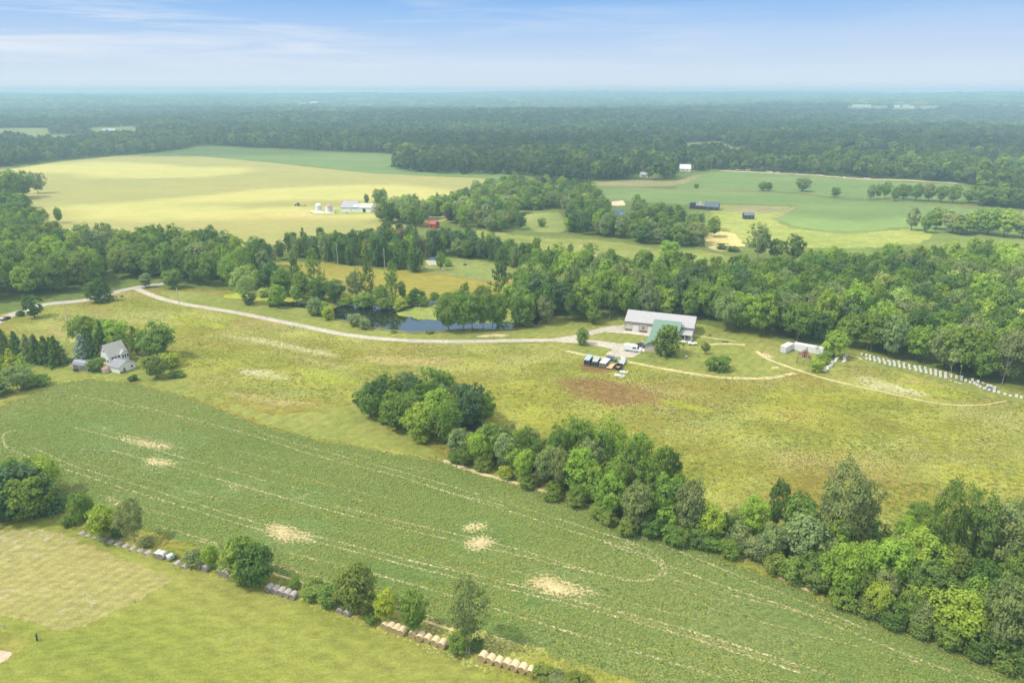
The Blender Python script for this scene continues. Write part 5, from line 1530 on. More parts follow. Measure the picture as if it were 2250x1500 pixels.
# plywood deck trailer
l0, r0, W = place((1331, 811), (1343.5, 813))
T = empty('deck_trailer', (l0[0], l0[1], .05), r0, 'low flat trailer with a plywood deck beside the cargo trailers', 'trailer')
MB().box(0, W, 0, 5.2, .5, .62).build('deck', M_PLY, T)
for x in (.1, W - .1):
    for y in (2.0, 2.9):
        MB().lathe([(0, -.1), (.24, -.1), (.26, 0), (.24, .1), (0, .1)], 12, axis='x').build('wheel', M_TYRE, T, (x, y, .26))
MB().box(.02, W - .02, .05, .2, .3, .498).box(.02, W - .02, 5.0, 5.15, .3, .498).build('frame', M_BLACKP, T)
# black open trailer
l0, r0, W = place((1348.5, 812.5), (1361, 815))
T = empty('open_trailer', (l0[0], l0[1], .05), r0, 'black open-topped trailer in front of the white flatbed truck', 'trailer')
b = MB().box(0, W, 0, 3.9, .55, .65).box(0, .09, 0, 3.9, .65, 1.5).box(W - .09, W, 0, 3.9, .65, 1.5).box(.09, W - .09, 0, .09, .65, 1.2).box(.09, W - .09, 3.81, 3.9, .65, 1.5)
b.build('box_body', M_BLACKP, T)
MB().box(.3, W - .4, .6, 2.4, .655, .95).build('load', M_RUST, T, bevel=.1)
for x in (-.06, W + .06):
    for y in (1.4, 2.3):
        MB().lathe([(0, -.1), (.3, -.1), (.33, 0), (.3, .1), (0, .1)], 12, axis='x').build('wheel', M_TYRE, T, (x, y, .33))
# stacks of white frames
for pa, pb, n, lb in (((1349, 826), (1372, 830), 3, 'stack of white frames nearest the meadow, below the black trailer'), ((1361, 819), (1380, 821), 3, 'stack of white frames close behind the black trailer'),):
    l0, r0, W = place(pa, pb)
    T = empty('frame_stack', (l0[0], l0[1], .03), r0, lb, 'stack', 'white frame stacks')
    for k in range(n):
        m = MB()
        dx = .35 * (k % 2)
        m.box(dx, dx + W * .85, 0, .16, .16 * k + .02, .16 * k + .14).box(dx, dx + W * .85, 1.3, 1.5, .16 * k + .02, .16 * k + .14)
        for q in range(4):
            m.box(dx + q * W * .27, dx + q * W * .27 + .2, .16, 1.3, .16 * k + .03, .16 * k + .13)
        m.build('frame', M_WHITE, T)
    MB().box(.3, W * .6, .2, 1.1, .5, .56).build('panel', M_WHITE, T)

# ------------------------------------------------------------------ white storage containers
for pa, pb, W_, lb in (((1726, 777), (1742.5, 768.2), 2.5, 'white storage container standing end-on to the lawn'), ((1742.5, 768.6), (1803, 780), 2.5, 'long white storage container half behind the bright green tree')):
    l0, r0, L = place(pa, pb)
    T = empty('storage_container', (l0[0], l0[1], .02), r0, lb, 'container', 'white storage containers on the grass')
    hh = 2.8
    endon = pa[0] < 1730
    if not endon:
        L += .8
    MB().box(0, L, 0, W_, .08, hh).build('shell', ribbed('white_container_side', (.78, .78, .80), 0, .5, var=.05), T, bevel=.03)
    MB().box(.03, L - .03, .03, W_ - .03, hh + .004, hh + .05).build('roof', M_WHITE, T)
    if endon:
        MB().box(-.04, -.004, W_ / 2 - .02, W_ / 2 + .02, .1, 2.6).box(-.04, -.004, .05, .12, .1, 2.6).box(-.04, -.004, W_ - .12, W_ - .05, .1, 2.6).build('door_bar', M_WINGREY, T)
        MB().box(L * .62, L * .62 + .6, -.04, -.004, .1, 2.2).build('door', M_WINGREY, T)
    else:
        MB().box(L * .44, L * .49, -.05, -.004, .12, 2.3).build('door', M_WINGREY, T)
        MB().box(L * .6, L * .75, -.03, -.004, 1.5, 2.1).build('panel', M_WHITE, T)
# little red coop and its pen
l0, r0, W = place((1760.5, 784), (1774.5, 786))
T = empty('chicken_coop', (l0[0], l0[1], .02), r0, 'small red coop with white trim and dark doorway before the white containers', 'coop')
shell(T, 2.4, W, 1.7, 2.7, M_RED, plain('brown_shingles', (.22, .17, .14), .9, var=.2), .15, .06)
T.rotation_euler.z = r0 + math.pi / 2
T.location = (*at(1774.5, 786), .02)
for a, b in ((0.02, .14), (W - .14, W - .02), (W * .3, W * .34), (W * .66, W * .7)):
    MB().box(-.03, -.004, a, b, .02, 1.7).build('trim', M_WHITE, T)
MB().box(-.025, -.004, W * .34, W * .66, .02, 1.5).build('doorway', M_DARK, T)
l0, r0, W = place((1752, 777), (1760, 778))
T = empty('rabbit_hutch', (l0[0], l0[1], .02), r0, 'small grey hutch beside the red coop', 'hutch')
MB().box(0, W, 0, .9, .35, 1.0).build('body', M_WINGREY, T, bevel=.03)
for x in (.06, W - .06):
    MB().box(x - .04, x + .04, .05, .13, 0, .35).build('leg', M_WINGREY, T)
    MB().box(x - .04, x + .04, .77, .85, 0, .35).build('leg', M_WINGREY, T)
# ------------------------------------------------------------------ pen fence, made of posts and wire
pen = [(1750, 799), (1751, 790), (1780, 791), (1779, 803), (1764, 801)]
T = empty('pen_fence', (*at(1764, 797), 0), 0, 'dark wire pen fence on the grass in front of the red coop', 'fence')
P = [at(*p) for p in pen]
for p in P:
    x, y = p[0] - T.location.x, p[1] - T.location.y
    MB().box(x - .07, x + .07, y - .07, y + .07, 0, 1.5).build('post', M_TRIMDK, T)
m = MB()
for a, b in zip(P, P[1:] + P[:1]):
    for z in (.3, .7, 1.1, 1.4):
        m.tube((a[0] - T.location.x, a[1] - T.location.y, z), (b[0] - T.location.x, b[1] - T.location.y, z), .018, n=4)
    for k in range(1, 8):
        q = (a[0] + (b[0] - a[0]) * k / 8 - T.location.x, a[1] + (b[1] - a[1]) * k / 8 - T.location.y)
        m.tube((*q, 0), (*q, 1.4), .015, n=4)
m.build('wire_mesh', M_TRIMDK, T)
# ------------------------------------------------------------------ beehives
M_HIVE = plain('hive_paint', (.82, .82, .83), .6, var=.06)
M_HIVELID = plain('hive_lid', (.70, .71, .74), .4, var=.08)


def hive(x, y, rz, label, group, boxes=2, paint=None, w=.62):
    e = empty('beehive', (x, y, .02), rz, label, 'beehive', group)
    MB().box(-w / 2, -w / 2 + .12, -.28, .28, 0, .18).box(w / 2 - .12, w / 2, -.28, .28, 0, .18).build('stand', M_WOOD, e)
    z = .18
    for k in range(boxes):
        hh = .30 if k < 1 else .24
        MB().box(-w / 2, w / 2, -.36, .36, z, z + hh - .012).build('hive_box', paint or M_HIVE, e)
        z += hh
    MB().box(-w / 2 - .03, w / 2 + .03, -.39, .39, z, z + .10).build('lid', M_HIVELID, e)
    return e


Z2 = lambda X, Y: (1870 + X / 11.84, 760 + Y / 11.84 + 3.2)
Z3 = lambda X, Y: (2060 + X / 11.84, 780 + Y / 11.84 + 3.2)
front = [Z2(*p) for p in ((492, 350), (610, 378), (738, 415), (880, 448), (1005, 480), (1125, 502), (1258, 530), (1380, 555), (1525, 585), (1680, 622), (1812, 655), (1950, 685), (2075, 712), (2195, 748))] + \
        [Z3(*p) for p in ((70, 545), (200, 575), (340, 550), (485, 590), (612, 630), (722, 655), (838, 700), (945, 730), (1018, 770), (1095, 815), (1207, 860), (1333, 895), (1465, 940), (1578, 970), (1740, 1010), (1885, 1050), (2040, 1065), (2170, 1090))]
middle = [Z2(*p) for p in ((397, 325), (480, 318), (600, 333), (725, 365), (860, 400), (1000, 425), (1115, 450), (1248, 475), (1365, 495), (1500, 530), (1660, 560), (1795, 600), (1940, 630), (2070, 665), (2190, 690))] + [Z3(*p) for p in ((62, 480), (200, 515), (335, 500), (480, 545), (615, 570), (897, 640), (1043, 685))]
back = [Z2(*p) for p in ((270, 200), (385, 235), (480, 260), (590, 280), (700, 310), (830, 350), (960, 375), (1095, 395), (1230, 415), (1365, 445), (1500, 490), (1640, 525), (1775, 545), (1915, 575), (2055, 610), (2185, 640))] + [Z3(*p) for p in ((62, 430), (200, 470))]
for nm, L in (('front', front), ('middle', middle), ('back', back)):
    for i, p in enumerate(L):
        x, y = at(*p)
        hive(x, y, R(-24 + random.uniform(-8, 8)), f'white beehive in the {nm} line along the wood edge, {ordinal(i)} from the containers', 'beehives along the wood edge', random.choice((2, 2, 3)) if nm == 'front' else random.choice((2, 3)), w=.72)
x, y = at(*Z3(1175, 730))
hive(x, y, R(-24), 'unpainted wooden beehive behind the front line near the white cabinet', 'beehives along the wood edge', 2, M_PLY, .72)
for nm, a, b, n in (('longer short row', (1812, 817), (1841, 788), 12), ('shorter short row', (1852.5, 797), (1858, 784), 5)):
    A, B = at(*a), at(*b)
    for i in range(n):
        t = i / (n - 1)
        hive(A[0] + (B[0] - A[0]) * t + .35 * math.sin(i * 1.7), A[1] + (B[1] - A[1]) * t, math.atan2(B[1] - A[1], B[0] - A[0]) + R(90 + random.uniform(-6, 6)),
             f'white beehive in the {nm} below the wood, {ordinal(i)} from the farm track', 'beehives in the two short rows', 2, w=.95)
for i, p in enumerate(((330, 625), (470, 660), (580, 695))):
    x, y = at(*Z3(*p))
    o = MB().box(-.5, .5, -.3, .3, 0, .06).box(-.42, -.34, -.3, .3, .061, .09).box(.34, .42, -.3, .3, .061, .09).build('pallet_board', M_HIVELID, None, (x, y, .03))
    o.rotation_euler.z = R(-24)
    tag(o, f'pale board lying in front of the hives, {ordinal(i)} from the containers', 'board', 'boards lying before the hives')
x, y = at(*Z3(1335, 850))
e = empty('white_cabinet', (x, y, .02), R(-20), 'white open-fronted cabinet standing among the last hives', 'cabinet')
MB().box(-.85, .85, .55, .6, 0, 1.5).box(-.85, -.78, -.3, .549, 0, 1.5).box(.78, .85, -.3, .549, 0, 1.5).box(-.87, .87, -.32, .62, 1.504, 1.58).box(-.779, .779, -.3, .549, .75, 1.2).build('case', M_WHITE, e)
MB().box(-.6, .6, -.34, -.304, .8, 1.0).build('tray', M_CARBLUE, e)
MB().box(-.775, .775, .3, .545, .02, .74).build('shelf', M_CARBLUE, e)
x, y = at(*Z3(1470, 880))
e = empty('white_locker', (x, y, .02), R(-20), 'tall slim white locker beside the white cabinet', 'cabinet')
MB().box(-.35, .35, -.3, .3, .05, 1.5).build('case', M_WHITE, e, bevel=.02)
MB().box(-.3, .3, -.32, -.304, .15, 1.4).build('door', M_HIVELID, e)
# small things on the barn lawn
x, y = at(1559, 737)
e = empty('fire_pit', (x, y, .01), 0, 'rusty dark drum on the lawn right of the pole barn', 'drum')
MB().lathe([(0, .1), (.5, .1), (.55, .3), (.55, 1.2), (.5, 1.2), (.5, .2)], 16).build('drum', M_RUST, e)
MB().lathe([(.58, .62), (.58, .7), (.54, .7)], 16).build('hoop', M_DARK, e)
x, y = at(1593, 752)
e = empty('picnic_table', (x, y, .01), R(-15), 'green picnic table on the lawn right of the pole barn', 'table')
MB().box(-1.3, 1.3, -.45, .45, .72, .78).build('table_top', M_GREENP, e)
for s in (-1, 1):
    MB().box(-1.3, 1.3, s * .8 - .15, s * .8 + .15, .42, .47).build('bench', M_GREENP, e)
    MB().tube((s * .9, -.75, 0), (s * .9, .25, .72), .05).tube((s * .9, .75, 0), (s * .9, -.25, .72), .05).box(s * .9 - .04, s * .9 + .04, -.8, .8, .34, .415).build('leg_frame', M_GREENP, e)
for (px, py, lb, r_) in ((1508, 783, 'pale round well cover on the barn lawn near the pine', .5), (1412, 750, 'small pale lamp cap on the grass behind the camper van', .3)):
    x, y = at(px, py)
    e = empty('well_cover', (x, y, .012), 0, lb, 'well cover')
    MB().lathe([(r_, 0), (r_, .22), (r_ * .8, .3), (0, .32)], 16).build('cap', M_WHITE, e)
    MB().lathe([(r_ * 1.2, 0), (r_ * 1.2, .05), (0, .06)], 16).build('rim', M_CONC, e)

# ------------------------------------------------------------------ farmhouse
loc, rz, L = place((244, 805), (283, 793))
W = 6.6
eh, rh = zat(244, 805, 784), zat(228, 802, 762) + .5
HS = empty('farmhouse', loc, rz, 'white two-storey farmhouse with a steep light grey roof and a low front wing', 'house')
LH = L
shell(HS, LH, W, eh, rh, M_SIDING, M_SHINGLE, .35, .12)
window(HS, W * .42, eh + 1.2, .8, .9, side='left', frame=M_WHITE)
for y in (1.2, 3.6, 5.0):
    window(HS, y, 1.2, .8, 1.3, side='left')
for x in (.8, 1.9, 3.2):
    window(HS, x, eh - 1.3, .8, .9)
MB().box(LH * .55, LH * .55 + .55, W * .62, W * .62 + .55, rh - 1.2, rh + .75).build('chimney', M_BRICK, HS)
# bay with its own gable on the front slope
by0 = -1.0
bw = MB()
bx0, bx1 = LH * .58, LH * .98
bm = (bx0 + bx1) / 2
bw.add([(bx0, by0, 0), (bx1, by0, 0), (bx1, by0, eh), (bm, by0, eh + 1.3), (bx0, by0, eh)], [(0, 1, 2, 3, 4)])
bw.add([(bx0, -.01, 0), (bx0, by0, 0), (bx0, by0, eh), (bx0, -.01, eh)], [(0, 1, 2, 3)]).add([(bx1, by0, 0), (bx1, -.01, 0), (bx1, -.01, eh), (bx1, by0, eh)], [(0, 1, 2, 3)])
bw.build('bay_wall', M_SIDING, HS)
b = MB()
sb = 1.3 / (bm - bx0)
b.prism([(bx0 - .25, eh - .25 * sb + .02), (bm, eh + 1.32), (bm, eh + 1.44), (bx0 - .25, eh - .25 * sb + .14)], by0 - .25, 1.6, 'y')
b.prism([(bm + .003, eh + 1.32), (bx1 + .25, eh - .25 * sb + .02), (bx1 + .25, eh - .25 * sb + .14), (bm + .003, eh + 1.44)], by0 - .25, 1.6, 'y')
b.build('bay_roof', M_SHINGLE, HS)
for k in range(3):
    window(HS, bx0 + .35 + k * .95, eh - 1.6, .6, 1.2, y=by0)
# low wing in front
l2, r2, L2 = place((240.7, 816), (264, 821))
g = (*at(264, 821), 0)
e2 = zat(264, 821, 807.5)
# wing frame: x runs along its ridge (from the back-left end to the gable)
ang = r2
cx, sx = math.cos(ang - rz), math.sin(ang - rz)
WG = bpy.data.objects.new('low_wing', None)
link(WG, HS)
dx, dy = l2[0] - loc[0], l2[1] - loc[1]
WG.location = (math.cos(-rz) * dx - math.sin(-rz) * dy, math.sin(-rz) * dx + math.cos(-rz) * dy, 0)
WG.rotation_euler.z = ang - rz
shell(WG, L2, 6.9, e2, zat(281, 816, 794.5), M_SIDING, M_SHINGLED, .35, .12, name='wing_wall', rname='wing_roof')
window(WG, 1.6, .8, .8, .9, side='right', wx=L2)
window(WG, 4.9, .8, .8, .9, side='right', wx=L2)
MB().box(L2 + .006, L2 + .25, .1, 2.6, .02, .7).build('bin_store', M_GREYB, WG)
# grey shed and the cream hut
loc2, rz2, L3 = place((161.6, 811.5), (193, 815.8))
T = empty('garden_shed', loc2, rz2, 'long grey wooden shed with a blue-grey roof beside the farmhouse lane', 'shed')
W3 = 3.4
e3 = zat(161.6, 811.5, 801)
rd = MB()
prof = [(0, e3), (.5, e3 + 1.0), (W3 / 2, e3 + 1.5), (W3 - .5, e3 + 1.0), (W3, e3)]
m = MB()
m.add([(0, 0, 0), (L3, 0, 0), (L3, 0, e3), (0, 0, e3)], [(0, 1, 2, 3)]).add([(L3, W3, 0), (0, W3, 0), (0, W3, e3), (L3, W3, e3)], [(0, 1, 2, 3)])
for x in (0, L3):
    m.add([(x, 0, 0), (x, W3, 0)] + [(x, y, z) for y, z in reversed(prof)], [list(range(7))])
m.build('wall', M_GREYB, T)
for (y0, z0), (y1, z1) in zip(prof, prof[1:]):
    rd.add([(-.2, y0, z0 + .03), (L3 + .2, y0, z0 + .03), (L3 + .2, y1, z1 + .03), (-.2, y1, z1 + .03), (-.2, y0, z0 + .12), (L3 + .2, y0, z0 + .12), (L3 + .2, y1, z1 + .12), (-.2, y1, z1 + .12)],
           [(0, 3, 2, 1), (4, 5, 6, 7), (0, 1, 5, 4), (2, 3, 7, 6), (0, 4, 7, 3), (1, 2, 6, 5)])
rd.build('roof', plain('blue_grey_shingles', (.27, .29, .34), .8, var=.15, vscale=4), T)
MB().box(-.03, .05, -.04, -.004, 0, e3).box(L3 - .05, L3 + .03, -.04, -.004, 0, e3).build('corner_trim', M_WHITE, T)
window(T, L3 * .42, 1.0, .5, .6)
x, y = world_of(T, L3 * .36, -1.2)[:2]
e = empty('garden_cart', (x, y, .01), rz2, 'dark garden cart standing in front of the long grey shed', 'cart')
MB().prism([(-.9, .5), (-.8, .95), (.8, .95), (.9, .5), (.6, .4), (-.6, .4)], -.5, .5, 'y').build('tub', M_DARK, e)
for s in (-1, 1):
    wheel(e, -.4, s * .5, .3, .1)
MB().tube((.9, .4, .6), (1.6, .4, .9), .03).tube((.9, -.4, .6), (1.6, -.4, .9), .03).build('handle', M_WOOD, e)
loc2, rz2, L3 = place((229.3, 821.2), (240.5, 817.5))
T = empty('garden_hut', loc2, rz2, 'small cream hut with a faded red and grey roof against the farmhouse wing', 'shed')
shell(T, L3, 1.9, 1.7, 2.3, M_CREAM, plain('faded_red_roof', (.52, .25, .22), .8, var=.35, vscale=1.2), .15, .07)
MB().box(-.03, -.004, .6, 1.2, .05, 1.4).build('door', M_WOOD, T)
# ------------------------------------------------------------------ white barn and bins in the grain field
loc, rz, L = place((748.4, 465.5), (801, 466.5))
D = 17.5
LX = L + 6
T = empty('white_barn', loc, rz, 'low white barn with a broad grey roof in the grain field', 'barn')
eb = zat(748.4, 465.5, 455.5)
shell(T, L * .62, D, eb, zat(785, 463, 442) - .6, M_SIDING, M_SHINGLED, .4, .15, asym=.62)
shell(T, LX - L * .62 - .02, D - 1.2, eb, eb + 2.6, M_SIDING, plain('moss_grey_roof', (.34, .35, .31), .9, var=.2), .35, .15, x0=L * .62 + .01, asym=.5, name='annex_wall', rname='annex_roof')
MB().box(L * .93, L * .93 + 2.6, -.05, -.004, .02, 3.2).build('doorway', M_DARK, T)
MB().box(L * .42, L * .42 + .9, -.05, -.004, 1.2, 1.9).build('window', M_GLASS, T)
MB().prism([(-.6, eb + .3), (4.5, eb + 1.6), (4.5, eb + 1.78), (-.6, eb + .48)], L * .52, L * .72, 'x').build('porch_roof', M_SILVER, T)
for (px, py, top, wpx, mt, lb) in ((700.5, 462.5, 446.5, 13, M_GALV, 'white-topped cylindrical grain bin farther from the white barn'), (724, 465.5, 448.5, 15, M_RUST, 'wider rust-topped grain bin nearer the white barn')):
    x, y = at(px, py)
    r_ = wpx / 2 / ppm(px, py)
    h = zat(px, py, top)
    T = empty('grain_bin', (x, y, .05), 0, lb, 'grain bin', 'grain bins by the white barn')
    MB().lathe([(r_, 0), (r_, h * .74)], 28).build('shell', M_GALV, T)
    MB().lathe([(r_ * 1.05, h * .735), (r_ * .95, h * .80), (r_ * .2, h * .985), (0, h)], 28).build('roof', M_WHITE if mt is M_GALV else M_RUST, T)
    MB().lathe([(r_ * 1.12, 0), (r_ * 1.12, .25), (r_ * 1.01, .26)], 28).build('footing', M_CONC, T)
x, y = at(653, 452.5)
TR = empty('farm_tractor', (x, y, .05), R(170), 'green tractor hitched to an orange implement in the grain field', 'tractor')
MB().box(-.4, 2.2, -.45, .45, .9, 1.7).build('bonnet', M_GREENP, TR, bevel=.1)
c = MB().box(-2.0, -.4, -.8, .8, 1.2, 1.9).build('cab_base', M_GREENP, TR)
MB().box(-1.9, -.5, -.75, .75, 1.904, 2.8).build('cab_glass', M_GLASS, TR)
MB().box(-2.0, -.4, -.85, .85, 2.804, 2.95).build('cab_roof', M_GREENP, TR)
for s in (-1, 1):
    wheel(TR, -1.4, s * 1.0, .9, .5)
    wheel(TR, 1.6, s * .8, .5, .3)
x, y = at(667, 453.5)
T = empty('tillage_implement', (x, y, .05), R(170), 'orange-brown field implement behind the green tractor', 'implement')
MB().box(-3, 3, -.15, .15, .7, .9).box(-2.5, -2.3, -1.5, 1.5, .7, .9).box(-.1, .1, -1.5, 1.5, .7, .9).box(2.2, 2.4, -1.5, 1.5, .7, .9).build('frame', M_ORANGE, T)
for k in range(9):
    MB().lathe([(0, -.04), (.45, -.04), (.45, .04), (0, .04)], 12, axis='x').build('disc', M_RUST, T, (-2.4 + k * .6, -.9 if k % 2 else .9, .45))
# junk round the bins
for i, (px, py, mt, lb) in enumerate(((712, 466, M_RUST, 'rusty machinery heap between the two grain bins'), (737, 468, M_WOOD, 'pile of timber beside the rust-topped bin'), (762, 468, M_RUST, 'rusty wagon bed before the white barn'),
                                      (828, 467, M_WINGREY, 'grey ramp trailer at the end of the white barn'), (850, 462, M_WOOD, 'timber pile in the white barn yard'))):
    x, y = at(px, py)
    T = empty('scrap_pile', (x, y, .1), random.uniform(0, 3), lb, 'scrap pile')
    m = MB()
    for k in range(5):
        a, b2 = random.uniform(-1.6, 1.2), random.uniform(-.8, .6)
        m.box(a, a + random.uniform(.8, 2.4), b2 + k * .003, b2 + random.uniform(.3, .9), .25 * k * .8, .25 * k * .8 + .22)
    m.build('heap', mt, T)
    MB().tube((-1.5, -.6, .1), (1.6, .5, .7), .09).build('pipe', M_RUST, T)
# red shed among the trees and other far buildings
def far_house(pa, pb, depth, top_e, top_r, wall, roof, label, name='house', cat='house', over=.4, win=2, asym=.5):
    loc, rz, L = place(pa, pb)
    T = empty(name, (loc[0], loc[1], .15), rz, label, cat)
    e_, r_ = zat(*pa, top_e), zat((pa[0] + pb[0]) / 2, (pa[1] + pb[1]) / 2 - 1.5, top_r)
    shell(T, L, depth, e_, max(r_, e_ + .5), wall, roof, over, .15, asym=asym)
    for k in range(win):
        window(T, L * (k + .6) / (win + .4), e_ * .42, min(1.2, L * .15), e_ * .36)
    MB().box(L * .45, L * .45 + 1.0, -.05, -.004, .02, min(2.1, e_ * .85)).build('door', M_DARK, T)
    return T


far_house((939, 500), (956, 502), 6, 491, 484.5, M_RED, plain('dull_red_roof', (.34, .10, .09), .8, var=.2), 'small red shed among the trees below the white barn', 'red_shed', 'shed', win=0)
far_house((1022, 478), (1040, 478), 8, 470, 463, M_SIDING, M_SHINGLE, 'pale farmhouse half hidden in the grove right of the white barn')
T = far_house((1546, 461), (1577, 463), 9, 454, 445.5, M_BLUEBLK, M_BLUEROOF, 'dark modern house with standing-seam roof in the wild garden', 'modern_house', 'house', .3, 2, .85)
MB().box(-13, -8.5, 1.0, 6.5, 0, 5.2).box(-8.2, -.02, 1.4, 7.5, 0, 3.0).build('dark_block', M_BLUEBLK, T)
MB().prism([(1.2, 2.9), (7.7, 4.2), (7.7, 4.4), (1.2, 3.1)], -8.3, -.05, 'x').build('link_roof', plain('brown_grey_roof', (.22, .20, .20), .6), T)
MB().box(-5.2, -3.6, 6.0, 7.2, 4.0, 5.6).build('chimney', M_WHITE, T)
T = far_house((1635, 482), (1657, 482), 5.5, 473.5, 467, M_BLUEBLK, M_BLUEROOF, 'small dark shed with blue-grey roof in the wild garden', 'dark_shed', 'shed', .3, 2)
for a in (2.0, 4.2):
    MB().box(a, a + .8, .9, 1.7, 4.1, 4.2).build('roof_light', M_WHITE, T)
far_house((1493, 378), (1517, 378.5), 12, 371, 361, M_SIDING, plain('white_roof', (.62, .64, .67), .5), 'white house with a pale roof at the edge of the far wood')
far_house((1658, 375), (1676, 375.5), 6, 369.5, 364, M_CEDARW, M_TEALROOF, 'orange-brown shack with a teal roof on the hill field edge', 'shack', 'shack', .5, 1)
far_house((1408, 391), (1424, 391), 8, 384, 378, M_SIDING, M_SHINGLE, 'white house half hidden in the far trees left of the pale-roofed house')
far_house((1108, 412), (1120, 412), 8, 405, 400, M_CREAM, M_SHINGLED, 'cream house half hidden at the near corner of the grain field')
far_house((1446, 326), (1462, 326.5), 14, 322.5, 319, M_SIDING, M_SHINGLE, 'pale farmhouse far off in the wood beyond the hill field')
far_house((1182, 459), (1194, 459), 6, 453, 449, M_WHITE, M_SHINGLE, 'small white cottage deep in the grove right of the red shed')
# stones along the hill field
for i, (px, py, n) in enumerate(((1625, 374.5, 6), (1648, 375, 5), (1690, 378, 7), (1704, 379.5, 7), (1745, 383, 5), (1800, 386.5, 6), (1850, 390, 5), (1900, 393.5, 7))):
    x, y = at(px, py)
    m = MB()
    for k in range(n):
        cx_, cy_, r_ = random.uniform(-6, 6), random.uniform(-2, 2), random.uniform(.7, 1.8)
        m.lathe([(r_ * random.uniform(.8, 1.2) * q, r_ * z) for q, z in ((1, -.1), (1.05, .3), (.75, .7), (.3, .9), (0, .95))], 7, c=(cx_, cy_, 0), smooth=False)
    o = m.build('stone_heap', M_STONE, None, (x, y, .1))
    tag(o, f'heap of pale field stones along the hill field edge, {ordinal(i)} from the white house', 'stone heap', 'stone heaps along the hill field')
# far structures near the horizon
def far_at(px, py, dist):
    """point on the terrain along the bearing of column px at the given distance"""
    a = math.atan((px - 1125) / F / (CP + (750 - py) / F * SP))
    x, y = dist * math.sin(a), dist * math.cos(a)
    return x, y, float(hgt(x, y))


def far_block(px, py, dist, L, Dp, h, wall, roof, label, name, cat='building', lift=0.0):
    x, y, z = far_at(px, py, dist)
    T = empty(name, (x, y, z + lift), -math.atan2(x, y), label, cat)
    shell(T, L, Dp, h * .7, h, wall, roof, .5, .3, x0=-L / 2)
    return T


for px, d, L_, h_, wl, rf, lb in ((1892, 4300, 90, 12, M_SIDING, plain('warm_white_roof', (.75, .73, .66), .6), 'long white shed in the far clearing near the horizon'),  # the long shed's roof is a warm off-white
                                  (1970, 4300, 26, 14, M_SIDING, M_WHITE, 'white farmhouse at the left of the far hamlet'), (1990, 4330, 34, 17, M_SIDING, M_SILVER, 'tallest white barn of the far hamlet'),
                                  (2003, 4290, 20, 10, M_SIDING, M_WHITE, 'small white house beside the red barn of the far hamlet'), (2016, 4300, 22, 14, M_RED, M_RED, 'red barn of the far hamlet'),
                                  (690, 5200, 45, 18, M_SIDING, M_WHITE, 'white building on the far ridge above the grain field'), (662, 5200, 55, 8, M_SIDING, M_WHITE, 'low white sheds on the far ridge above the grain field'),
                                  (230, 1900, 26, 13, M_SIDING, M_SILVER, 'white house in the trees beside the radio mast')):
    far_block(px, 240, d, L_, 16, h_, wl, rf, lb, 'far_building', lift=16 if d > 4000 else 8)
x, y, z = far_at(268, 290, 1850)
T = empty('radio_mast', (x, y, z), 0, 'slender grey lattice radio mast above the far woods', 'mast')
m = MB()
for s in range(3):
    a = s * 2.094
    m.tube((1.1 * math.cos(a), 1.1 * math.sin(a), 0), (.2 * math.cos(a), .2 * math.sin(a), 34), .16, .12, 5)
for k in range(10):
    z0 = k * 3.2
    for s in range(3):
        a, b2 = s * 2.094, (s + 1) * 2.094
        q0, q1 = 1.1 - .9 * z0 / 34, 1.1 - .9 * (z0 + 3.2) / 34
        m.tube((q0 * math.cos(a), q0 * math.sin(a), z0), (q1 * math.cos(b2), q1 * math.sin(b2), z0 + 3.2), .07, n=4)
m.build('lattice', M_SILVER, T)
for a in (0.4, 2.5, 4.6):
    MB().tube((0, 0, 30), (14 * math.cos(a), 14 * math.sin(a), 6), .06, n=4).build('guy_wire', M_SILVER, T)
x, y, z = far_at(12, 205, 9000)
T = empty('water_tower', (x, y, z), 0, 'white water tower on the horizon', 'water tower')
MB().lathe([(5, 0), (2.5, 6), (2.2, 26), (4, 30)], 16).build('column', M_WHITE, T)
MB().lathe([(4, 30), (12, 34), (15, 39), (12, 44), (0, 46)], 20).build('tank', M_WHITE, T)
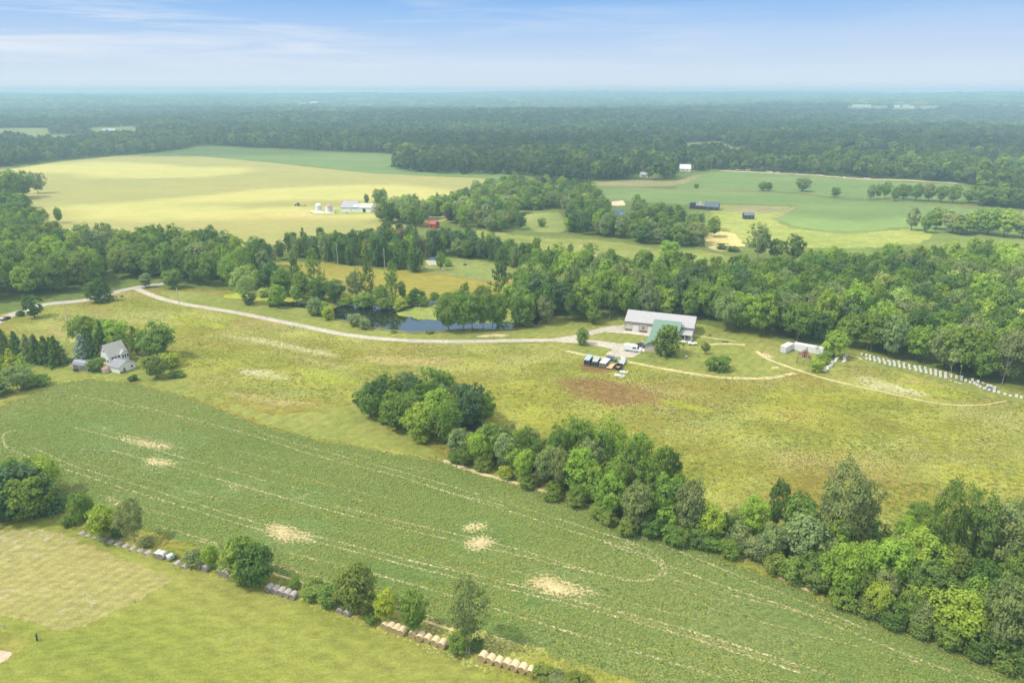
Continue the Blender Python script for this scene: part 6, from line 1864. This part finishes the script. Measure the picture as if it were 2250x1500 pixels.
# clearing by the blue car
for (px, py, w, d_, h, mt, nm, lb, ct) in ((955, 585, 1.8, 1.2, 2.0, M_WHITE, 'garden_arch', 'white garden arch near the blue car', 'arch'), (985, 584, 6, .5, .5, M_WHITE, 'white_boat', 'long low white boat hull behind the small tree', 'boat'),
                                           (974, 594.5, 2.4, 1.0, .9, M_WHITE, 'loungers', 'white garden lounger on the clearing edge', 'lounger'), (965, 592.5, 2.0, 1.2, 1.0, M_RUST, 'red_cart', 'rusty red cart in front of the small tree', 'cart'),
                                           (1022, 582, 2.2, 1.6, .6, M_TRIMDK, 'trampoline', 'dark round planter by the swing post in the clearing', 'planter')):
    x, y = at(px, py)
    T = empty({'loungers': 'garden_lounger', 'trampoline': 'planter'}.get(nm, nm), (x, y, .05), R(-8), lb, ct)
    if ct == 'boat':
        MB().prism([(-w / 2, .5), (w / 2 * .7, .5), (w / 2, .62), (w / 2 * .7, .1), (-w / 2, .1)], -.7, .7, 'y').build('hull', mt, T, bevel=.1)
        MB().box(-w * .3, w * .1, -.5, .5, .504, .75).build('cover', M_SILVER, T)
    elif ct == 'planter':
        MB().lathe([(1.1, 0), (1.3, .5), (1.2, .55), (1.0, .3), (0, .3)], 16).build('bowl', mt, T)
        MB().tube((-.4, .8, 0), (-.4, .8, 4.5), .08).tube((-.4, .8, 2.6), (.8, .2, .5), .05).build('swing_post', M_WOOD, T)
    else:
        MB().box(-w / 2, w / 2, -d_ / 2, d_ / 2, h * .4, h * .6).build('seat', mt, T, bevel=.05)
        for sx in (-1, 1):
            MB().box(sx * w * .45 - .05, sx * w * .45 + .05, -d_ * .45, d_ * .45, 0, h * .398).build('leg', mt, T)
        MB().box(-w / 2, -w / 2 + .12, -d_ / 2, d_ / 2, h * .602, h).build('back', mt, T)

# ------------------------------------------------------------------ hay bales
def bale_mesh(side, end, d=1.6, L=1.5):
    r = d / 2
    m = MB()
    n = 28
    prof = [(r * .93, -L / 2), (r, -L / 2 + .08), (r * 1.005, -L * .2), (r * .99, 0), (r * 1.005, L * .2), (r, L / 2 - .08), (r * .93, L / 2)]
    m.lathe(prof, n, 0, axis='y')
    for s in (-1, 1):
        m.lathe([(r * .93, s * L / 2), (r * .9, s * (L / 2 - .015)), (r * .55, s * (L / 2 + .03)), (r * .2, s * (L / 2 - .02)), (0, s * L / 2)], n, 1, axis='y')
    rr = random.Random(3)
    for i, v in enumerate(m.v):
        m.v[i] = tuple(c + rr.uniform(-.02, .02) for c in v)
    return m.mesh('hay_bale', [side, end])


BALES = {'golden': bale_mesh(M_STRAWSIDE, M_STRAWEND), 'weathered grey': bale_mesh(M_GREYSIDE, M_GREYEND), 'white-wrapped': bale_mesh(M_WRAPSIDE, M_GREYEND)}


def bale_row(tone, a, b, n, where, end, sink=0.0, rot=0):
    A, B = at(*a), at(*b)
    ang = math.atan2(B[1] - A[1], B[0] - A[0])
    for i in range(n):
        t = i / max(1, n - 1)
        o = bpy.data.objects.new('hay_bale', BALES[tone])
        link(o)
        s = random.uniform(.94, 1.05)
        o.location = (A[0] + (B[0] - A[0]) * t + random.uniform(-.06, .06), A[1] + (B[1] - A[1]) * t + random.uniform(-.1, .1), .78 * s - sink + .02)
        o.scale = (s, random.uniform(.94, 1.06), s)
        o.rotation_euler = (0, random.uniform(0, 6.28), ang + R(rot + random.uniform(-5, 5)))
        lb = f'{tone} hay bale {where}' + ('' if n == 1 else f', {ordinal(i)} from uphill' if end == 'uphill' else f', {ordinal(i)} from the {end}')
        tag(o, lb, 'hay bale', f'{tone} hay bales {where}')


bale_row('golden', (1062, 1448), (1168, 1480), 7, 'in the row right of the ladder', 'ladder', rot=-8)
bale_row('golden', (848, 1378), (885, 1391), 4, 'under the dark round fence-line tree', 'uphill', .05)
bale_row('golden', (909, 1397), (974, 1419), 5, 'uphill of the ladder tree', 'uphill', .03)
bale_row('weathered grey', (593, 1296), (646, 1313), 5, 'below the dark round tree', 'uphill', .05)
bale_row('weathered grey', (486, 1259), (520, 1272), 4, 'above the dark pine', 'uphill', .12)
bale_row('weathered grey', (440, 1245), (455, 1251), 2, 'beside the small fresh green tree', 'uphill', .1)
bale_row('white-wrapped', (348, 1221), (358, 1224), 2, 'lying in the fence line', 'uphill', .15)
bale_row('white-wrapped', (374, 1228), (375, 1229), 1, 'standing a little apart in the fence line', '', .15)
bale_row('weathered grey', (750, 1342), (766, 1348), 2, 'under the olive tree', 'uphill', .4)
bale_row('weathered grey', (180, 1172), (325, 1214), 10, 'rotting flat in the fence line', 'corner pines', 1.15)
bale_row('weathered grey', (388, 1238), (408, 1244), 2, 'flattened beside the dark shrub', 'uphill', 1.1)
# ladder stand under the tall fence-line tree
x, y = at(1027, 1437)
x2, y2 = at(1031, 1428)
T = empty('ladder_stand', (x, y, 0), math.atan2(y2 - y, x2 - x) - math.pi / 2, 'pale metal ladder stand with a white seat leaning under the tall birch-like tree', 'ladder')
hL = 4.2
for s in (-1, 1):
    MB().tube((s * .3, 0, 0), (s * .26, 1.2, hL), .045, n=6).build('rail', M_SILVER, T)
for k in range(1, 10):
    t = k / 10
    MB().tube((-.3 + .04 * t, 1.2 * t, hL * t), (.3 - .04 * t, 1.2 * t, hL * t), .035, n=6).build('rung', M_SILVER, T)
MB().box(-.4, .4, 1.25, 1.9, hL - .5, hL + .2).build('seat', M_WHITE, T, bevel=.03)
# fence posts in the corner paddock
for (px, py, top, mt, lb) in ((82, 1407, 1392, M_TRIMDK, 'dark square fence post at the corner of the paddock'), (10, 1380, 1370, M_POLE, 'leaning pale fence post at the frame edge of the paddock'), (296, 1323, 1315, M_POLE, 'short pale marker stake at the edge of the mown hay')):
    x, y = at(px, py)
    h = zat(px, py, top)
    o = MB().prism([(-.13, 0), (.13, 0), (.12, h * .94), (.05, h), (-.05, h), (-.12, h * .94)], -.12, .12, 'y').build('fence_post', mt, None, (x, y, 0))
    o.rotation_euler = (0, R(4), .4)
    tag(o, lb, 'fence post')
# utility poles
for (px, py, top, lb, arms) in ((394, 669, 630, 'wooden utility pole beside the gravel drive', True), (148, 703, 665, 'pale slim pole with a white lamp in the meadow by the road', False), (1289, 420, 402, 'white utility pole at the far road bend', False),
                                (1173, 481, 459, 'slim pole on the small lawn in the grove', False), (1374, 425, 414, 'thin pole standing in the far crop field', False), (1562, 376, 349, 'tall utility pole against the far wood', True),
                                (846, 592, 545, 'slim pole rising from the pine belt', False), (744, 595, 535, 'tall bare pole in front of the pine belt', False), (1900, 439, 424, 'thin pole beside the field track', False), (1408, 405, 396, 'thin pole by the fallow strip', False)):
    x, y = at(px, py)
    h = zat(px, py, top)
    T = empty('utility_pole', (x, y, 0), .3, lb, 'pole')
    MB().tube((0, 0, 0), (0, 0, h), .17, .11, 8).build('pole', M_POLE, T)
    if arms:
        MB().box(-1.1, 1.1, -.06, .06, h - .7, h - .55).build('crossarm', M_WOOD, T)
        MB().lathe([(0, 0), (.22, 0), (.22, .7), (0, .75)], 10, c=(0, -.35, h - 2.0)).build('transformer', M_GALV, T)
    else:
        MB().lathe([(0, 0), (.16, .02), (.2, .3), (0, .36)], 10, c=(0, -.2, h - .9)).build('lamp', M_WHITE, T)
# the pasture's thin board fence
A, B = at(930, 598), at(1085, 622)
T = empty('pasture_fence', (*A, 0), math.atan2(B[1] - A[1], B[0] - A[0]), 'thin weathered rail fence across the olive pasture', 'fence')
L = math.dist(A, B)
n = 16
for k in range(n + 1):
    MB().box(L * k / n - .07, L * k / n + .07, -.07, .07, 0, 1.2).build('post', M_WOOD, T)
MB().box(0, L, -.10, -.071, .5, .62).box(0, L, -.10, -.071, .95, 1.07).build('rail', M_WOOD, T)

# ------------------------------------------------------------------ air, sky, sun, camera
m, t = newmat('haze_air')
pv = t.n('ShaderNodeVolumePrincipled', i_Color=(.53, .78, 1.0, 1), i_Density=2.3e-4, i_Anisotropy=0.0)
t.out(vol=pv.outputs[0])
o = MB().box(-13000, 13000, -700, 12500, -20, 120).build('haze', m)
o['kind'] = 'stuff'

SUN_EL, SUN_AZ = R(56), R(-105)      # azimuth from +Y toward +X
sun = bpy.data.lights.new('sun', 'SUN')
sun.energy = 4.3
sun.angle = R(3)
sun.color = (1, .93, .80)
so = link(bpy.data.objects.new('sun', sun))
d = Vector((math.sin(SUN_AZ) * math.cos(SUN_EL), math.cos(SUN_AZ) * math.cos(SUN_EL), math.sin(SUN_EL)))
so.rotation_euler = (-d).to_track_quat('-Z', 'Y').to_euler()

# clouds overhead: a thin broken layer over the farm and a thick bank over the far woods, both above the view
def cloud_mat(name, clear):
    m, t = newmat(name)
    df = t.n('ShaderNodeBsdfDiffuse', i_Color=(.9, .9, .9, 1))
    tl = t.n('ShaderNodeBsdfTranslucent', i_Color=(.9, .9, .9, 1))
    ms = t.n('ShaderNodeMixShader', i_0=.6)
    t.t.links.new(df.outputs[0], ms.inputs[1])
    t.t.links.new(tl.outputs[0], ms.inputs[2])
    m2 = t.n('ShaderNodeMixShader', i_0=clear)
    t.t.links.new(ms.outputs[0], m2.inputs[1])
    t.t.links.new(t.o('ShaderNodeBsdfTransparent'), m2.inputs[2])
    t.out(m2.outputs[0])
    return m


def cloud_layer(name, mat, alt, thick, x0, x1, y0, y1, cell, gaps, seed, ragged=1.0, label=''):
    """a closed slab of cloud, lumpy above and below, with gaps; given by where its shadow falls"""
    nx, ny = int((x1 - x0) / cell) + 1, int((y1 - y0) / cell) + 1
    X, Y = np.meshgrid(x0 + np.arange(nx) * cell, y0 + np.arange(ny) * cell, indexing='ij')
    q = alt / math.tan(SUN_EL)
    ox, oy = q * math.sin(SUN_AZ), q * math.cos(SUN_AZ)
    r = np.random.default_rng(seed)

    def fbm(X, Y, L):
        out = np.zeros(X.shape)
        for k in range(5):
            for _ in range(3):
                a, p = r.uniform(0, 6.28, 2)
                kx, ky = math.cos(a) * 6.28 / L, math.sin(a) * 6.28 / L
                out += np.sin(kx * X + ky * Y + p) * .5 ** k
            L *= .5
        return out / 3
    n1, n2, n3 = fbm(X, Y, 500), fbm(X, Y, 260), fbm(X, Y, 260)
    solid = np.ones_like(X, bool)
    for px, py, rx, ry in gaps:      # gap centre on the ground, radii in metres
        gx, gy = at(px, py)
        d = np.hypot((X - gx) / rx, (Y - gy) / ry) + .55 * ragged * n2
        solid &= d > 1
    ed = np.minimum.reduce([X - x0, x1 - X, Y - y0, y1 - Y]) / 160 + .6 * n1
    solid &= ed > .12
    top = alt + thick * (.5 + .4 * n2)
    bot = alt - thick * (.25 + .2 * n3)
    idx = np.arange(nx * ny).reshape(nx, ny)
    off = nx * ny
    vs = np.concatenate([np.stack([X + ox, Y + oy, top], -1).reshape(-1, 3), np.stack([X + ox, Y + oy, bot], -1).reshape(-1, 3)])
    c = solid[:-1, :-1] & solid[1:, :-1] & solid[:-1, 1:] & solid[1:, 1:]
    A, B, C, D = idx[:-1, :-1][c], idx[1:, :-1][c], idx[1:, 1:][c], idx[:-1, 1:][c]
    fs = [np.stack([A, B, C, D], 1), np.stack([D, C, B, A], 1) + off]
    pad = np.pad(c, 1)
    for (di, dj, u, v) in ((-1, 0, D, A), (1, 0, B, C), (0, -1, A, B), (0, 1, C, D)):
        e = ~pad[1 + di:pad.shape[0] - 1 + di, 1 + dj:pad.shape[1] - 1 + dj][c]
        fs.append(np.stack([u[e], u[e] + off, v[e] + off, v[e]], 1))
    fs = np.concatenate(fs)
    me = bpy.data.meshes.new(name)
    me.from_pydata(vs.tolist(), [], fs.tolist())
    me.materials.append(mat)
    me.update()
    o = link(bpy.data.objects.new(name, me))
    o['kind'] = 'stuff'
    o['label'] = label
    return o


cloud_layer('thin_clouds', cloud_mat('thin_cloud', .73), 520, 60, -1700, 1700, -300, 1500, 14,
            [(170, 374, 170, 80), (260, 384, 120, 60), (770, 428, 160, 60), (630, 470, 170, 34), (2230, 575, 130, 90), (2120, 600, 80, 60), (2270, 680, 50, 60), (2240, 490, 110, 60), (1880, 525, 140, 45), (1640, 480, 70, 45), (300, 460, 60, 25)], 3,
            label='thin broken cloud layer above the farm')
cloud_layer('cloud_bank', cloud_mat('thick_cloud', .58), 1500, 260, -3600, 3600, 1190, 4300, 40,
            [(1110, 298, 330, 130), (2180, 277, 500, 330), (2190, 348, 260, 60), (20, 322, 120, 60), (720, 252, 500, 110), (1000, 246, 260, 80)], 5, label='thick cloud bank above the far woods')

EXPO = .64
w = bpy.data.worlds.new('World')
SC.world = w
w.use_nodes = True
t = NT(w)
sky = t.n('ShaderNodeTexSky', sky_type='NISHITA', sun_disc=False, sun_elevation=SUN_EL, sun_rotation=SUN_AZ, altitude=200, air_density=1.0, dust_density=.6, ozone_density=2.0)
gen = t.o('ShaderNodeTexCoord', 0)
sep = t.n('ShaderNodeSeparateXYZ', i_0=gen)
z = sep.outputs[2]
# pale air near the horizon, blue above, with long thin streaks of high cloud
grad = t.ramp(t.mapr(z, 0, .32), [(0, hx(208, 222, 236)), (.03, hx(216, 228, 241)), (.10, hx(210, 225, 243)), (.20, hx(188, 213, 245)), (.30, hx(160, 199, 245)), (.38, hx(136, 184, 242)), (1, hx(168, 202, 242))])
mp = t.o('ShaderNodeMapping', 0, i_Vector=gen, i_Rotation=(0, R(4), 0), i_Scale=(1.6, 1.6, 26))
st = t.noise(mp, 1.7, 7, .62, .5)
side = t.mapr(sep.outputs[0], -.7, .35, 1.0, .12)
st2 = t.math('MULTIPLY', t.mapr(st, .42, .60), side)
band = t.math('MULTIPLY', t.mapr(z, .015, .05), t.mapr(z, .13, .085))
st3 = t.math('MULTIPLY', st2, band, clamp=True)
g2 = t.mix(st3, grad, hx(232, 240, 250))
g2 = t.mix(1.0, g2, (2 ** -EXPO,) * 3, 'MULTIPLY')
skyw = t.mix(1.0, sky.outputs[0], (.1, .1, .1), 'MULTIPLY')
skyw = t.mix(.68, skyw, (1.16, 1.14, 1.12))      # a thin veil of high cloud overhead
near = t.mapr(z, .34, .6)
both = t.mix(near, g2, skyw)
bg = t.n('ShaderNodeBackground', i_Color=both, i_Strength=1.0)
wo = t.n('ShaderNodeOutputWorld')
t.t.links.new(bg.outputs[0], wo.inputs[0])

cam = bpy.data.cameras.new('camera')
cam.sensor_width = 36
cam.lens = 24
cam.clip_end = 40000
cam.clip_start = .5
co = link(bpy.data.objects.new('camera', cam))
co.location = (0, 0, H)
co.rotation_euler = (R(90) - PITCH, 0, 0)
SC.camera = co
SC.render.engine = 'CYCLES'
SC.view_settings.view_transform = 'Standard'
SC.view_settings.look = 'None'
SC.view_settings.exposure = EXPO
SC.view_settings.gamma = 1
cy = SC.cycles
cy.max_bounces = 6
cy.diffuse_bounces = 3
cy.glossy_bounces = 2
cy.transmission_bounces = 3
cy.transparent_max_bounces = 24
cy.volume_bounces = 2
cy.use_denoising = True
